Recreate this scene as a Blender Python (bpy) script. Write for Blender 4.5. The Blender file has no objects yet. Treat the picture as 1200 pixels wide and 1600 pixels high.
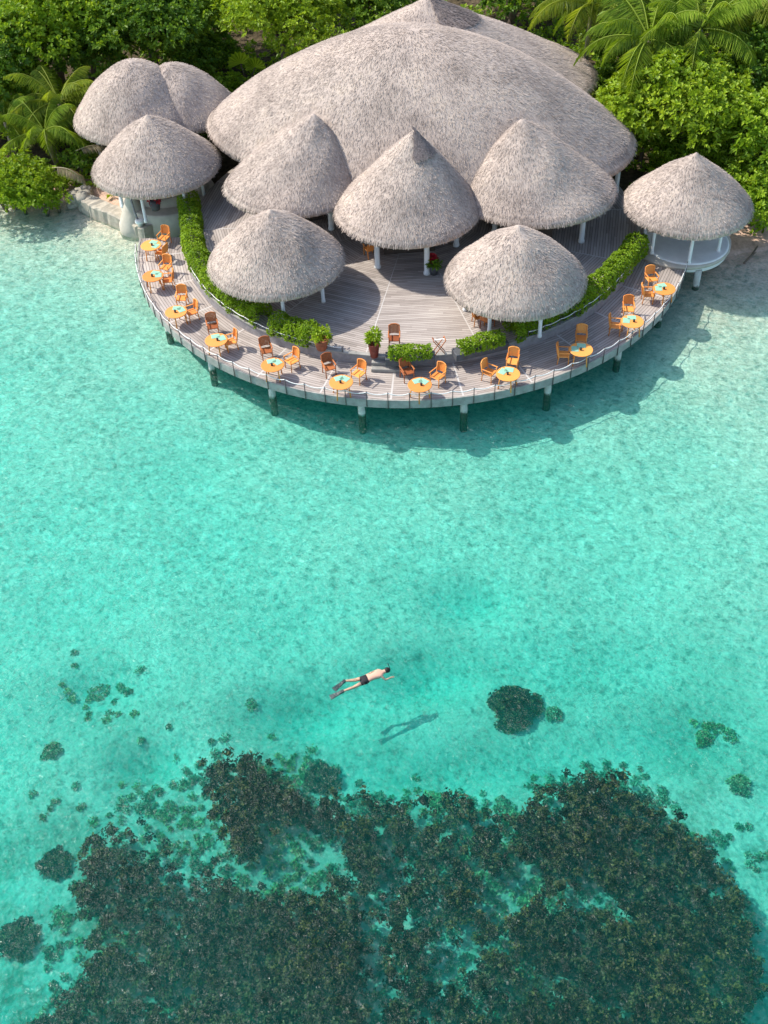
import bpy, math, random
import numpy as np

rng = np.random.default_rng(7)
random.seed(7)
S = bpy.context.scene
C = S.collection
PI = math.pi

# ------------------------------------------------------------------ camera model
F, PITCH, ROLL, CAMZ = 1750.0, math.radians(45), math.radians(-2.8), 32.6
_c, _s = math.cos(ROLL), math.sin(ROLL)
FW = np.array([0, math.cos(PITCH), -math.sin(PITCH)])
DN = np.array([0, -math.sin(PITCH), -math.cos(PITCH)])
RT = np.array([1.0, 0, 0])
IX = _c * RT - _s * DN
IY = _s * RT + _c * DN
CAM = np.array([0, 0, CAMZ])


def at(px, py, z=0.0):
    """world point at height z seen at a photo position"""
    d = (px - 600) * IX + (py - 800) * IY + F * FW
    return CAM + d * ((z - CAMZ) / d[2])


def zfor(x, y, py):
    lo, hi = -5.0, 30.0
    for _ in range(50):
        m = (lo + hi) / 2
        v = np.array([x, y, m]) - CAM
        if 800 + F * (v @ IY) / (v @ FW) > py:
            lo = m
        else:
            hi = m
    return lo


# ------------------------------------------------------------------ mesh builder
class MB:
    def __init__(self):
        self.v, self.f, self.n, self.t, self.s = [], [], 0, [], []

    def add(self, verts, faces, tint=None, smooth=False):
        verts = np.asarray(verts, float).reshape(-1, 3)
        self.v.append(verts)
        for f in faces:
            self.f.append(tuple(int(i) + self.n for i in f))
        k = len(faces)
        self.s.extend([smooth] * k)
        self.t.extend([0.5] * k if tint is None else ([tint] * k if np.isscalar(tint) else list(tint)))
        self.n += len(verts)
        return self

    def quads(self, V, tint=None, smooth=False):
        """V: (n,4,3)"""
        n = len(V)
        self.v.append(V.reshape(-1, 3))
        self.f.extend(map(tuple, (np.arange(n * 4).reshape(n, 4) + self.n).tolist()))
        self.s.extend([smooth] * n)
        self.t.extend([0.5] * n if tint is None else list(tint))
        self.n += n * 4
        return self

    def box(self, c, size, rz=0.0, rx=0.0, tint=None, bev=0.0):
        hx, hy, hz = (q / 2 for q in size)
        b = min(bev, hx * .9, hy * .9, hz * .9)
        if b <= 0:
            P = np.array([[sx * hx, sy * hy, sz * hz] for sz in (-1, 1) for sx, sy in ((-1, -1), (1, -1), (1, 1), (-1, 1))])
            Fc = [(3, 2, 1, 0), (4, 5, 6, 7), (0, 1, 5, 4), (1, 2, 6, 5), (2, 3, 7, 6), (3, 0, 4, 7)]
        else:
            P, Fc = [], []
            for z, k in ((-hz, b), (-hz + b, 0), (hz - b, 0), (hz, b)):
                for sx, sy in ((-1, -1), (1, -1), (1, 1), (-1, 1)):
                    P.append([sx * (hx - k), sy * (hy - k), z])
            P = np.array(P)
            Fc = [(3, 2, 1, 0), (12, 13, 14, 15)]
            for r in range(3):
                for i in range(4):
                    j = (i + 1) % 4
                    Fc.append((r * 4 + i, r * 4 + j, r * 4 + 4 + j, r * 4 + 4 + i))
        if rx:
            cc, ss = math.cos(rx), math.sin(rx)
            P = P @ np.array([[1, 0, 0], [0, cc, ss], [0, -ss, cc]])
        if rz:
            cc, ss = math.cos(rz), math.sin(rz)
            P = P @ np.array([[cc, ss, 0], [-ss, cc, 0], [0, 0, 1]])
        return self.add(P + np.array(c), Fc, tint)

    def tube(self, pts, rad, seg=8, caps=True, tint=None, smooth=True):
        pts = np.asarray(pts, float)
        n = len(pts)
        rad = np.full(n, rad) if np.isscalar(rad) else np.asarray(rad, float)
        T = np.gradient(pts, axis=0)
        T /= np.linalg.norm(T, axis=1)[:, None] + 1e-9
        ref = np.array([0, 0, 1.0]) if abs(T[0][2]) < .9 else np.array([1.0, 0, 0])
        V = []
        for i in range(n):
            a = np.cross(T[i], ref)
            a /= np.linalg.norm(a) + 1e-9
            b = np.cross(T[i], a)
            th = np.linspace(0, 2 * PI, seg, endpoint=False)
            V.append(pts[i] + rad[i] * (np.cos(th)[:, None] * a + np.sin(th)[:, None] * b))
        V = np.concatenate(V)
        Fc = []
        for i in range(n - 1):
            for k in range(seg):
                j = (k + 1) % seg
                Fc.append((i * seg + k, i * seg + j, (i + 1) * seg + j, (i + 1) * seg + k))
        self.add(V, Fc, tint, smooth)
        if caps:
            self.f.append(tuple(range(self.n - len(V) + seg - 1, self.n - len(V) - 1, -1)))
            self.f.append(tuple(range(self.n - seg, self.n)))
            self.s += [False, False]
            self.t += [0.5, 0.5]
        return self

    def lathe(self, prof, c=(0, 0, 0), seg=32, caps=True, smooth=True, tint=None):
        """prof: list of (r, z)"""
        th = np.linspace(0, 2 * PI, seg, endpoint=False)
        V = np.concatenate([np.c_[r * np.cos(th), r * np.sin(th), np.full(seg, z)] for r, z in prof]) + np.array(c)
        Fc = []
        for i in range(len(prof) - 1):
            for k in range(seg):
                j = (k + 1) % seg
                Fc.append((i * seg + k, i * seg + j, (i + 1) * seg + j, (i + 1) * seg + k))
        self.add(V, Fc, tint, smooth)
        if caps:
            base = self.n - len(V)
            self.f.append(tuple(range(base + seg - 1, base - 1, -1)))
            self.f.append(tuple(range(self.n - seg, self.n)))
            self.s += [False, False]
            self.t += [0.5, 0.5]
        return self

    def build(self, name, mat, parent=None, loc=None):
        me = bpy.data.meshes.new(name)
        V = np.concatenate(self.v) if self.v else np.zeros((0, 3))
        me.from_pydata(V.tolist(), [], self.f)
        me.polygons.foreach_set('use_smooth', self.s)
        a = me.attributes.new('tint', 'FLOAT', 'FACE')
        a.data.foreach_set('value', np.array(self.t, dtype=np.float32))
        me.update()
        if mat:
            me.materials.append(mat)
        o = bpy.data.objects.new(name, me)
        C.objects.link(o)
        if parent:
            o.parent = parent
        if loc is not None:
            o.location = loc
        return o


def tag(o, label=None, cat=None, group=None, kind=None):
    if label: o['label'] = label
    if cat: o['category'] = cat
    if group: o['group'] = group
    if kind: o['kind'] = kind
    return o


def thing(name, label, cat, loc=(0, 0, 0), rz=0.0, group=None):
    o = bpy.data.objects.new(name, None)
    o.empty_display_size = .3
    C.objects.link(o)
    o.location = loc
    o.rotation_euler = (0, 0, rz)
    return tag(o, label, cat, group)


def copy_tree(o, parent=None):
    c = o.copy()
    C.objects.link(c)
    c.parent = parent
    for ch in list(o.children):
        copy_tree(ch, c)
    return c


# ------------------------------------------------------------------ materials
class NT:
    def __init__(self, name, disp=None):
        self.m = bpy.data.materials.new(name)
        self.m.use_nodes = True
        self.t = self.m.node_tree
        self.t.nodes.clear()
        self.out = self.n('ShaderNodeOutputMaterial')

    def n(self, typ, **kw):
        nd = self.t.nodes.new(typ)
        for k, v in kw.items():
            if k.startswith('i_'):
                nd.inputs[k[2:].replace('_', ' ')].default_value = v
            else:
                setattr(nd, k, v)
        return nd

    def l(self, a, b):
        self.t.links.new(a, b)

    def set(self, sock, v):
        if hasattr(v, 'links') or hasattr(v, 'is_output'):
            self.l(v, sock)
        else:
            sock.default_value = v

    def math(self, op, a, b=0.0, c=None, clamp=False):
        nd = self.n('ShaderNodeMath', operation=op, use_clamp=clamp)
        self.set(nd.inputs[0], a)
        self.set(nd.inputs[1], b)
        if c is not None:
            self.set(nd.inputs[2], c)
        return nd.outputs[0]

    def noise(self, scale, detail=4, rough=.55, vec=None, dist=0.0):
        nd = self.n('ShaderNodeTexNoise')
        nd.inputs['Scale'].default_value = scale
        nd.inputs['Detail'].default_value = detail
        nd.inputs['Roughness'].default_value = rough
        nd.inputs['Distortion'].default_value = dist
        self.l(vec if vec is not None else self.pos(), nd.inputs['Vector'])
        return nd.outputs['Fac']

    def pos(self):
        if not hasattr(self, '_p'):
            self._p = self.n('ShaderNodeNewGeometry')
        return self._p.outputs['Position']

    def objpos(self):
        return self.n('ShaderNodeTexCoord').outputs['Object']

    def island(self):
        self.pos()
        return self._p.outputs['Random Per Island']

    def attr(self, name):
        return self.n('ShaderNodeAttribute', attribute_name=name).outputs['Fac']

    def ramp(self, fac, stops):
        nd = self.n('ShaderNodeValToRGB')
        el = nd.color_ramp.elements
        while len(el) < len(stops):
            el.new(.5)
        for e, (p, c) in zip(el, stops):
            e.position = p
            e.color = (*c, 1) if len(c) == 3 else c
        self.l(fac, nd.inputs[0])
        return nd.outputs[0]

    def mix(self, fac, a, b, mode='MIX'):
        nd = self.n('ShaderNodeMix', data_type='RGBA', blend_type=mode)
        self.set(nd.inputs[0], fac)
        for i, v in ((6, a), (7, b)):
            if isinstance(v, tuple):
                v = (*v, 1) if len(v) == 3 else v
            self.set(nd.inputs[i], v)
        return nd.outputs[2]

    def bump(self, h, strength=.3, dist=.02):
        nd = self.n('ShaderNodeBump')
        nd.inputs['Strength'].default_value = strength
        nd.inputs['Distance'].default_value = dist
        self.l(h, nd.inputs['Height'])
        return nd.outputs['Normal']

    def principled(self, col, rough=.8, normal=None, spec=.3):
        p = self.n('ShaderNodeBsdfPrincipled')
        if isinstance(col, tuple):
            col = (*col, 1) if len(col) == 3 else col
        self.set(p.inputs['Base Color'], col)
        self.set(p.inputs['Roughness'], rough)
        p.inputs['Specular IOR Level'].default_value = spec
        if normal is not None:
            self.l(normal, p.inputs['Normal'])
        return p

    def surf(self, sh):
        self.l(sh if not hasattr(sh, 'outputs') else sh.outputs[0], self.out.inputs['Surface'])
        return self.m


def noisy(name, col, rough=.75, var=.25, scale=6, bump=.2, spec=.3, fine=60):
    t = NT(name)
    op = t.objpos()
    a = t.noise(scale, 5, .6, op)
    b = t.noise(fine, 3, .6, op)
    f = t.math('ADD', t.math('MULTIPLY', a, .6), t.math('MULTIPLY', b, .4))
    lo = tuple(q * (1 - var) for q in col)
    hi = tuple(min(.95, q * (1 + var)) for q in col)
    c = t.ramp(f, [(.3, lo), (.7, hi)])
    return t.surf(t.principled(c, rough, t.bump(b, bump, .01), spec))


def pile_mat():
    t = NT('pile_concrete')
    p = t.pos()
    sep = t.n('ShaderNodeSeparateXYZ'); t.l(p, sep.inputs[0])
    n = t.noise(4, 5, .65, p)
    col = t.ramp(n, [(.3, (.42, .42, .37)), (.7, (.64, .64, .58))])
    hh = t.math('ADD', sep.outputs[2], t.math('MULTIPLY_ADD', n, .5, -.25))
    col = t.mix(t.ramp(t.math('MULTIPLY_ADD', hh, .5, .5), [(.46, (1, 1, 1)), (.54, (0, 0, 0))]), col, (.08, .09, .06))
    return t.surf(t.principled(col, .85, t.bump(n, .4, .02), .3))


def wood_varied(name, lo, hi, rough=.55):
    t = NT(name)
    op = t.objpos()
    rnd = t.n('ShaderNodeObjectInfo').outputs['Random']
    mp = t.n('ShaderNodeMapping'); mp.inputs['Scale'].default_value = (3, 22, 22); t.l(op, mp.inputs['Vector'])
    g = t.noise(1.5, 4, .6, mp.outputs[0])
    f = t.math('ADD', t.math('MULTIPLY', rnd, .55), t.math('MULTIPLY', g, .45))
    return t.surf(t.principled(t.ramp(f, [(.2, lo), (.8, hi)]), rough, t.bump(g, .15, .01), .3))


def make_thatch(name, tint=(1, 1, 1)):
    t = NT(name)
    p = t.pos()
    isl = t.island()
    big = t.noise(.5, 4, .6, p)
    mid = t.noise(3.0, 4, .65, p)
    stretch = t.n('ShaderNodeMapping')
    stretch.inputs['Scale'].default_value = (9, 9, 3)
    t.l(p, stretch.inputs['Vector'])
    fine = t.noise(1.6, 4, .7, stretch.outputs[0])
    f = t.math('ADD', t.math('MULTIPLY', isl, .5), t.math('MULTIPLY', fine, .5))
    def k(c):
        return tuple(a * b for a, b in zip(c, tint))
    col = t.ramp(f, [(.14, k((.16, .128, .108))), (.36, k((.345, .29, .25))), (.60, k((.475, .405, .352))), (.86, k((.60, .53, .468)))])
    col = t.mix(t.math('MULTIPLY', t.math('SUBTRACT', mid, .35, clamp=True), 1.0, clamp=True), col, k((.50, .415, .34)))
    wz = t.ramp(t.math('ADD', t.math('MULTIPLY', big, .65), t.math('MULTIPLY', mid, .35)), [(.36, (.72, .70, .70)), (.52, (.97, .95, .95)), (.66, (1.08, 1.06, 1.03))])
    col = t.mix(1.0, col, wz, 'MULTIPLY')
    return t.surf(t.principled(col, .95, t.bump(fine, .5, .03), .1))


def make_deck(name, sector, board=.14):
    """grey weathered boards laid across the radius in fan-shaped bays"""
    t = NT(name)
    op = t.objpos()
    sep = t.n('ShaderNodeSeparateXYZ')
    t.l(op, sep.inputs[0])
    x, y = sep.outputs[0], sep.outputs[1]
    r = t.math('SQRT', t.math('ADD', t.math('MULTIPLY', x, x), t.math('MULTIPLY', y, y)))
    th = t.math('ARCTAN2', x, t.math('MULTIPLY', y, -1.0))
    idx = t.math('ROUND', t.math('DIVIDE', th, sector))
    da = t.math('SUBTRACT', th, t.math('MULTIPLY', idx, sector))
    u = t.math('MULTIPLY', r, t.math('COSINE', da))
    v = t.math('MULTIPLY', r, t.math('SINE', da))
    ub = t.math('DIVIDE', u, board)
    row = t.math('FLOOR', ub)
    fr = t.math('SUBTRACT', ub, row)
    gap = t.math('LESS_THAN', t.math('ABSOLUTE', t.math('SUBTRACT', fr, .5)), .44)
    seam = t.math('GREATER_THAN', t.math('SUBTRACT', sector / 2, t.math('ABSOLUTE', da)), .0028)
    seg = t.math('FLOOR', t.math('ADD', t.math('DIVIDE', v, 2.6), t.math('MULTIPLY', row, .37)))
    cv = t.n('ShaderNodeCombineXYZ')
    t.l(row, cv.inputs[0]); t.l(t.math('ADD', seg, t.math('MULTIPLY', idx, 31.7)), cv.inputs[1])
    wn = t.n('ShaderNodeTexWhiteNoise', noise_dimensions='2D')
    t.l(cv.outputs[0], wn.inputs['Vector'])
    rnd = wn.outputs['Value']
    gv = t.n('ShaderNodeCombineXYZ')
    t.l(t.math('MULTIPLY', v, 1.2), gv.inputs[0]); t.l(t.math('MULTIPLY', u, 14), gv.inputs[1]); t.l(rnd, gv.inputs[2])
    grain = t.noise(1.0, 4, .6, gv.outputs[0])
    big = t.noise(.35, 4, .6, op)
    f = t.math('ADD', t.math('ADD', t.math('MULTIPLY', rnd, .24), t.math('MULTIPLY', grain, .34)), t.math('MULTIPLY', big, .44))
    col = t.ramp(f, [(.2, (.19, .158, .135)), (.45, (.345, .297, .265)), (.62, (.435, .38, .34)), (.82, (.55, .495, .44))])
    col = t.mix(gap, (.06, .052, .05), col)
    pale = t.n('ShaderNodeMath', operation='MULTIPLY')
    col = t.mix(seam, (.5, .47, .44), col)
    h = t.math('ADD', t.math('MULTIPLY', gap, .7), t.math('MULTIPLY', grain, .3))
    return t.surf(t.principled(col, .78, t.bump(h, .4, .015), .25))


def make_leaf(name, lo, mid, hi, trans=.42):
    t = NT(name)
    isl = t.island()
    tint = t.attr('tint')
    f = t.math('ADD', t.math('MULTIPLY', isl, .35), t.math('MULTIPLY', tint, .65))
    col = t.ramp(f, [(.1, lo), (.5, mid), (.9, hi)])
    p = t.principled(col, .5, None, .35)
    tr = t.n('ShaderNodeBsdfTranslucent')
    t.l(t.mix(1.0, col, (1.1, 1.0, .5), 'MULTIPLY'), tr.inputs[0])
    mx = t.n('ShaderNodeMixShader')
    mx.inputs[0].default_value = trans
    t.l(p.outputs[0], mx.inputs[1]); t.l(tr.outputs[0], mx.inputs[2])
    return t.surf(mx)


def make_ground():
    t = NT('sand_ground')
    p = t.pos()
    sep = t.n('ShaderNodeSeparateXYZ')
    t.l(p, sep.inputs[0])
    z, y = sep.outputs[2], sep.outputs[1]
    a = t.noise(.35, 5, .6, p)
    b = t.noise(2.2, 5, .65, p, .6)
    c = t.noise(9, 4, .6, p)
    f = t.math('ADD', t.math('MULTIPLY', b, .6), t.math('MULTIPLY', c, .4))
    sand = t.ramp(f, [(.34, (.50, .36, .29)), (.5, (.71, .505, .41)), (.64, (.90, .67, .56))])
    # broken coral rubble and weed lying on the sand, thicker away from the shore
    far = t.math('MULTIPLY_ADD', y, -1 / 16.0, 31 / 16.0, clamp=True)
    rub = t.math('ADD', t.math('MULTIPLY', a, .5), t.math('MULTIPLY', b, .5))
    rub = t.math('MULTIPLY', t.ramp(rub, [(.44, (0, 0, 0)), (.57, (1, 1, 1))]), far)
    sand = t.mix(t.math('MULTIPLY', rub, .9), sand, (.17, .18, .12))
    dots = t.n('ShaderNodeTexVoronoi', feature='F1')
    dots.inputs['Scale'].default_value = 1.6
    t.l(p, dots.inputs['Vector'])
    dm = t.ramp(dots.outputs['Distance'], [(.10, (1, 1, 1)), (.30, (0, 0, 0))])
    dm = t.math('MULTIPLY', t.math('MULTIPLY', dm, t.ramp(a, [(.52, (0, 0, 0)), (.6, (1, 1, 1))])), far)
    sand = t.mix(t.math('MULTIPLY', dm, .75), sand, (.08, .09, .06))
    wet = t.ramp(t.math('MULTIPLY_ADD', z, 1.0, .5), [(.49, (1, 1, 1)), (.58, (.72, .68, .62)), (.75, (.8, .75, .68))])
    sand = t.mix(1.0, sand, wet, 'MULTIPLY')
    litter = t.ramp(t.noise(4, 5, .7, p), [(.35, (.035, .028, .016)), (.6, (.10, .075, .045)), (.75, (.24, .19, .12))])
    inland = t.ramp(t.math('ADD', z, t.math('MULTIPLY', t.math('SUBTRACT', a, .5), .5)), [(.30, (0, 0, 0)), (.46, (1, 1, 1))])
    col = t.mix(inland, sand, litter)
    return t.surf(t.principled(col, .95, t.bump(f, .35, .05), .1))


def make_water():
    t = NT('lagoon_water')
    p = t.pos()
    # rippled surface: reflections from a bumped face, caustic light net and flecks painted into the transmission colour
    warp = t.n('ShaderNodeTexNoise'); warp.inputs['Scale'].default_value = 1.3; warp.inputs['Detail'].default_value = 3
    t.l(p, warp.inputs['Vector'])
    vm = t.n('ShaderNodeVectorMath', operation='MULTIPLY_ADD')
    t.l(warp.outputs['Color'], vm.inputs[0]); vm.inputs[1].default_value = (.9, .9, .9); t.l(p, vm.inputs[2])
    mp = t.n('ShaderNodeMapping'); mp.inputs['Scale'].default_value = (1, 1, 0); t.l(vm.outputs[0], mp.inputs['Vector'])
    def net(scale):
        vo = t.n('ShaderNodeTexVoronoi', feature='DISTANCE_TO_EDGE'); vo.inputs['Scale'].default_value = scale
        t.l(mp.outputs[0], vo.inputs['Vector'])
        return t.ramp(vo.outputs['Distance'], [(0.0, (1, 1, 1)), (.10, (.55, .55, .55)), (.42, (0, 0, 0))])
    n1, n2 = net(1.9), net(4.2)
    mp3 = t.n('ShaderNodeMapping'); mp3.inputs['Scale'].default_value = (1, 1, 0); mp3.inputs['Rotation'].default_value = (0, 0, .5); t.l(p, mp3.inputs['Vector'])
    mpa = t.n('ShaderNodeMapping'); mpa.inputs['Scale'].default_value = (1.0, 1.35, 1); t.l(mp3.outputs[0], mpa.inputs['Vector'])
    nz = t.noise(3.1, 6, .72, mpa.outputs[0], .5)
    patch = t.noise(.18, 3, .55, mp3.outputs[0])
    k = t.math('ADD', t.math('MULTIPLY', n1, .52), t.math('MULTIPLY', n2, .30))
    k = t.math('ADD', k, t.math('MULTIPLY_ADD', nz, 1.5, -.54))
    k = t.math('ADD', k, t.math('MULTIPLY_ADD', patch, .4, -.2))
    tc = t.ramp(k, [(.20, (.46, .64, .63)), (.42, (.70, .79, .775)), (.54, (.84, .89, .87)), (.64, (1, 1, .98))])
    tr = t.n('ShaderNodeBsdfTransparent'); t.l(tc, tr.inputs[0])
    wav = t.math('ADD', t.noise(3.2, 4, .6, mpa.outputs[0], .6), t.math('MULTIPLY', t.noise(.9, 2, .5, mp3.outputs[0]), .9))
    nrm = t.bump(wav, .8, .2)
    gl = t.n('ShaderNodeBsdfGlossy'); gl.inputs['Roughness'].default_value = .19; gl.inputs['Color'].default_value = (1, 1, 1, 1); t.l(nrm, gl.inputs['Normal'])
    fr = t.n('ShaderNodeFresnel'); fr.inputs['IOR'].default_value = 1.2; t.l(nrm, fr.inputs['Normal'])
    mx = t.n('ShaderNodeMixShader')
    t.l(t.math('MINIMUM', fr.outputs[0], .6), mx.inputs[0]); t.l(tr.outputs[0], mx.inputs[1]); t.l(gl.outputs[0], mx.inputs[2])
    ab = t.n('ShaderNodeVolumeAbsorption'); ab.inputs['Color'].default_value = (.0, .925, .91, 1); ab.inputs['Density'].default_value = .50
    sc = t.n('ShaderNodeVolumeScatter'); sc.inputs['Color'].default_value = (.10, 1, .86, 1); sc.inputs['Density'].default_value = .047
    av = t.n('ShaderNodeAddShader'); t.l(ab.outputs[0], av.inputs[0]); t.l(sc.outputs[0], av.inputs[1])
    t.l(av.outputs[0], t.out.inputs['Volume'])
    return t.surf(mx)


def make_coral(name, a, b, c, sc=1.0):
    t = NT(name)
    p = t.pos()
    big = t.noise(.35, 3, .5, p)
    n1 = t.noise(5 * sc, 5, .7, p, .4)
    n2 = t.noise(22 * sc, 3, .6, p)
    f = t.math('ADD', t.math('MULTIPLY', n1, .6), t.math('MULTIPLY', n2, .4))
    f = t.math('ADD', f, t.math('MULTIPLY', t.math('SUBTRACT', t.attr('tint'), .5), .42))
    col = t.ramp(f, [(.32, a), (.52, b), (.68, c)])
    col = t.mix(t.ramp(big, [(.45, (0, 0, 0)), (.62, (.7, .7, .7))]), col, t.mix(1.0, col, (1.6, 1.15, .6), 'MULTIPLY'))
    return t.surf(t.principled(col, .9, t.bump(f, .8, .06), .1))


M = {}
M['thatch'] = make_thatch('thatch')
M['thatch_cap'] = make_thatch('thatch_cap', (.50, .50, .54))
M['deck_upper'] = make_deck('deck_upper', PI / 7)
M['deck_lower'] = make_deck('deck_lower', PI / 14)
M['fascia'] = noisy('fascia_timber', (.30, .29, .265), .8, .4, 2.5)
M['white'] = noisy('white_paint', (.76, .76, .74), .55, .08, 3)
M['pile'] = pile_mat()
M['plaster'] = noisy('cream_plaster', (.50, .455, .38), .85, .2, 2)
M['whiteplaster'] = noisy('white_plaster', (.82, .81, .78), .8, .1, 2)
M['darkwood'] = noisy('dark_timber', (.085, .062, .048), .75, .35, 4)
M['greywood'] = noisy('grey_timber', (.26, .245, .25), .8, .3, 5)
M['orange'] = wood_varied('orange_wood', (.64, .21, .045), (.86, .36, .085))
M['brown'] = wood_varied('reddish_wood', (.22, .062, .024), (.46, .15, .045))
M['rope'] = noisy('white_rope', (.72, .71, .68), .9, .1, 20)
M['post'] = noisy('rail_post', (.11, .09, .085), .7, .3, 8)
M['mint'] = noisy('mint_cloth', (.27, .50, .36), .9, .12, 20)
M['glass'] = noisy('dark_glass', (.03, .035, .035), .2, .2, 8, 0, .5)
M['terracotta'] = noisy('red_glaze', (.20, .035, .022), .5, .3, 6, .1, .4)
M['rust'] = noisy('rust_clay', (.30, .10, .05), .75, .3, 6)
M['stone'] = noisy('coral_stone', (.36, .33, .27), .95, .4, 2.5, .8)
M['stonecap'] = noisy('pale_stone_cap', (.40, .36, .29), .95, .4, 2.2, .8)
M['bark'] = noisy('bark', (.16, .12, .085), .9, .35, 5, .6)
M['palmbark'] = noisy('palm_bark', (.30, .25, .19), .9, .3, 5, .6)
M['planter'] = noisy('planter_timber', (.085, .088, .095), .7, .3, 5)
M['red'] = noisy('red_petals', (.42, .02, .03), .7, .3, 20)
M['skin'] = noisy('skin', (.62, .36, .25), .5, .06, 5, .02, .4)
M['shorts'] = noisy('dark_shorts', (.018, .017, .02), .8, .2, 10)
M['hair'] = noisy('dark_hair', (.014, .011, .010), .6, .3, 30)
M['fin'] = noisy('dark_fin', (.02, .028, .04), .4, .2, 8)
M['ground'] = make_ground()
M['water'] = make_water()
M['coral'] = make_coral('reef_coral', (.006, .004, .002), (.044, .027, .011), (.20, .13, .056))
M['coralgreen'] = make_coral('weedy_coral', (.008, .018, .008), (.03, .052, .02), (.08, .11, .045))
M['weed'] = make_coral('sea_weed', (.13, .19, .11), (.26, .33, .20), (.42, .46, .30))
M['leaf_dark'] = make_leaf('leaf_deep_green', (.055, .14, .012), (.135, .26, .018), (.31, .46, .035))
M['leaf_lime'] = make_leaf('leaf_lime', (.14, .24, .010), (.28, .42, .018), (.46, .58, .05))
M['leaf_mid'] = make_leaf('leaf_mid_green', (.10, .20, .010), (.24, .39, .016), (.44, .58, .04))
M['leaf_hedge'] = make_leaf('leaf_hedge', (.11, .21, .008), (.23, .38, .012), (.38, .53, .03))
M['frond'] = make_leaf('palm_frond', (.10, .18, .012), (.21, .33, .022), (.40, .50, .07))
M['frond_yellow'] = make_leaf('palm_frond_yellow', (.12, .18, .014), (.25, .34, .028), (.45, .50, .08))
M['frond_dry'] = make_leaf('dry_frond', (.22, .17, .09), (.36, .29, .17), (.48, .42, .28), .15)

# ------------------------------------------------------------------ ground and water
SX = [-400, -60, -30, -21.5, -17.8, -13, -6, 4, 14, 17.5, 20.9, 30, 60, 400]
SY = [71, 65, 62.6, 61.0, 59.7, 56.8, 54.5, 53, 51.2, 50.1, 50.8, 53, 57, 60]


PITS = [(*at(px, py, -1.5)[:2], a, b, d * 1.6) for px, py, a, b, d in ((740, 935, 1.6, .9, .4), (655, 1050, 1.8, 1.0, .55), (470, 1105, 2.0, 1.0, .5), (150, 1070, 1.2, 1.0, .3), (950, 1040, 3.5, 1.5, .3), (700, 1190, 5, 1.0, .35), (1080, 1150, 2.5, 1.5, .4), (230, 1180, 1.2, .7, .5))]


def ground_h(x, y):
    d = np.interp(x, SX, SY) - y
    w = np.sin(x * .31 + 1.3) * np.cos(y * .27) * .10 + np.sin(x * .83 + y * .41) * .05 + np.sin(y * 1.1 - x * .52) * .035
    sea = -(.52 * (1 - np.exp(-np.maximum(d, 0) / 4.5)) + .045 * np.maximum(d, 0)) * (1 + w * .7)
    e_ = np.exp(-np.maximum(d, 0) / 16)
    sea = sea * (1 - .55 * e_ * np.clip((x - 6) / 9, 0, 1) - .22 * e_ * np.clip((-8 - x) / 8, 0, 1))
    for px_, py_, rx_, ry_, dz_ in PITS:
        sea = sea - dz_ * np.exp(-((x - px_) / rx_) ** 2 - ((y - py_) / ry_) ** 2)
    sea = np.maximum(sea, -5)
    land = 1.15 * (1 - np.exp(np.minimum(d, 0) / 5.0))
    land = land - 5 * np.clip((y - 104) / 24, 0, 1) - 5 * np.clip((np.abs(x) - 90) / 40, 0, 1)
    return np.where(d > 0, sea, land)


def axis(lo, a, b, hi, step):
    core = np.arange(a, b + step, step)
    left = a - np.geomspace(step, a - lo, 16)[::-1]
    right = b + np.geomspace(step, hi - b, 16)
    return np.r_[left, core, right]


gx, gy = axis(-400, -32, 34, 400, .5), axis(-300, 4, 68, 600, .5)
X, Y = np.meshgrid(gx, gy)
Z = ground_h(X, Y)
nx, ny = len(gx), len(gy)
i = np.arange(nx * ny).reshape(ny, nx)
quads = np.stack([i[:-1, :-1], i[:-1, 1:], i[1:, 1:], i[1:, :-1]], -1).reshape(-1, 4)
g = MB().add(np.stack([X, Y, Z], -1).reshape(-1, 3), quads.tolist(), smooth=True).build('ground', M['ground'])
tag(g, kind='structure', label='pale sand seabed rising to the shaded island ground')
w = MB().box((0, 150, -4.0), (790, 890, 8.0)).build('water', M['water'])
tag(w, kind='structure', label='clear turquoise lagoon water over pale sand')

# ------------------------------------------------------------------ thatched roofs
def smooth_noise(u, t, seed):
    r = np.random.default_rng(seed)
    out = 0
    for _ in range(6):
        k = r.integers(1, 7); m = r.uniform(.5, 5); p = r.uniform(0, 6.3)
        out = out + np.sin(k * u + m * t * 3 + p) / (1 + k * .4)
    return out / 3


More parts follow.
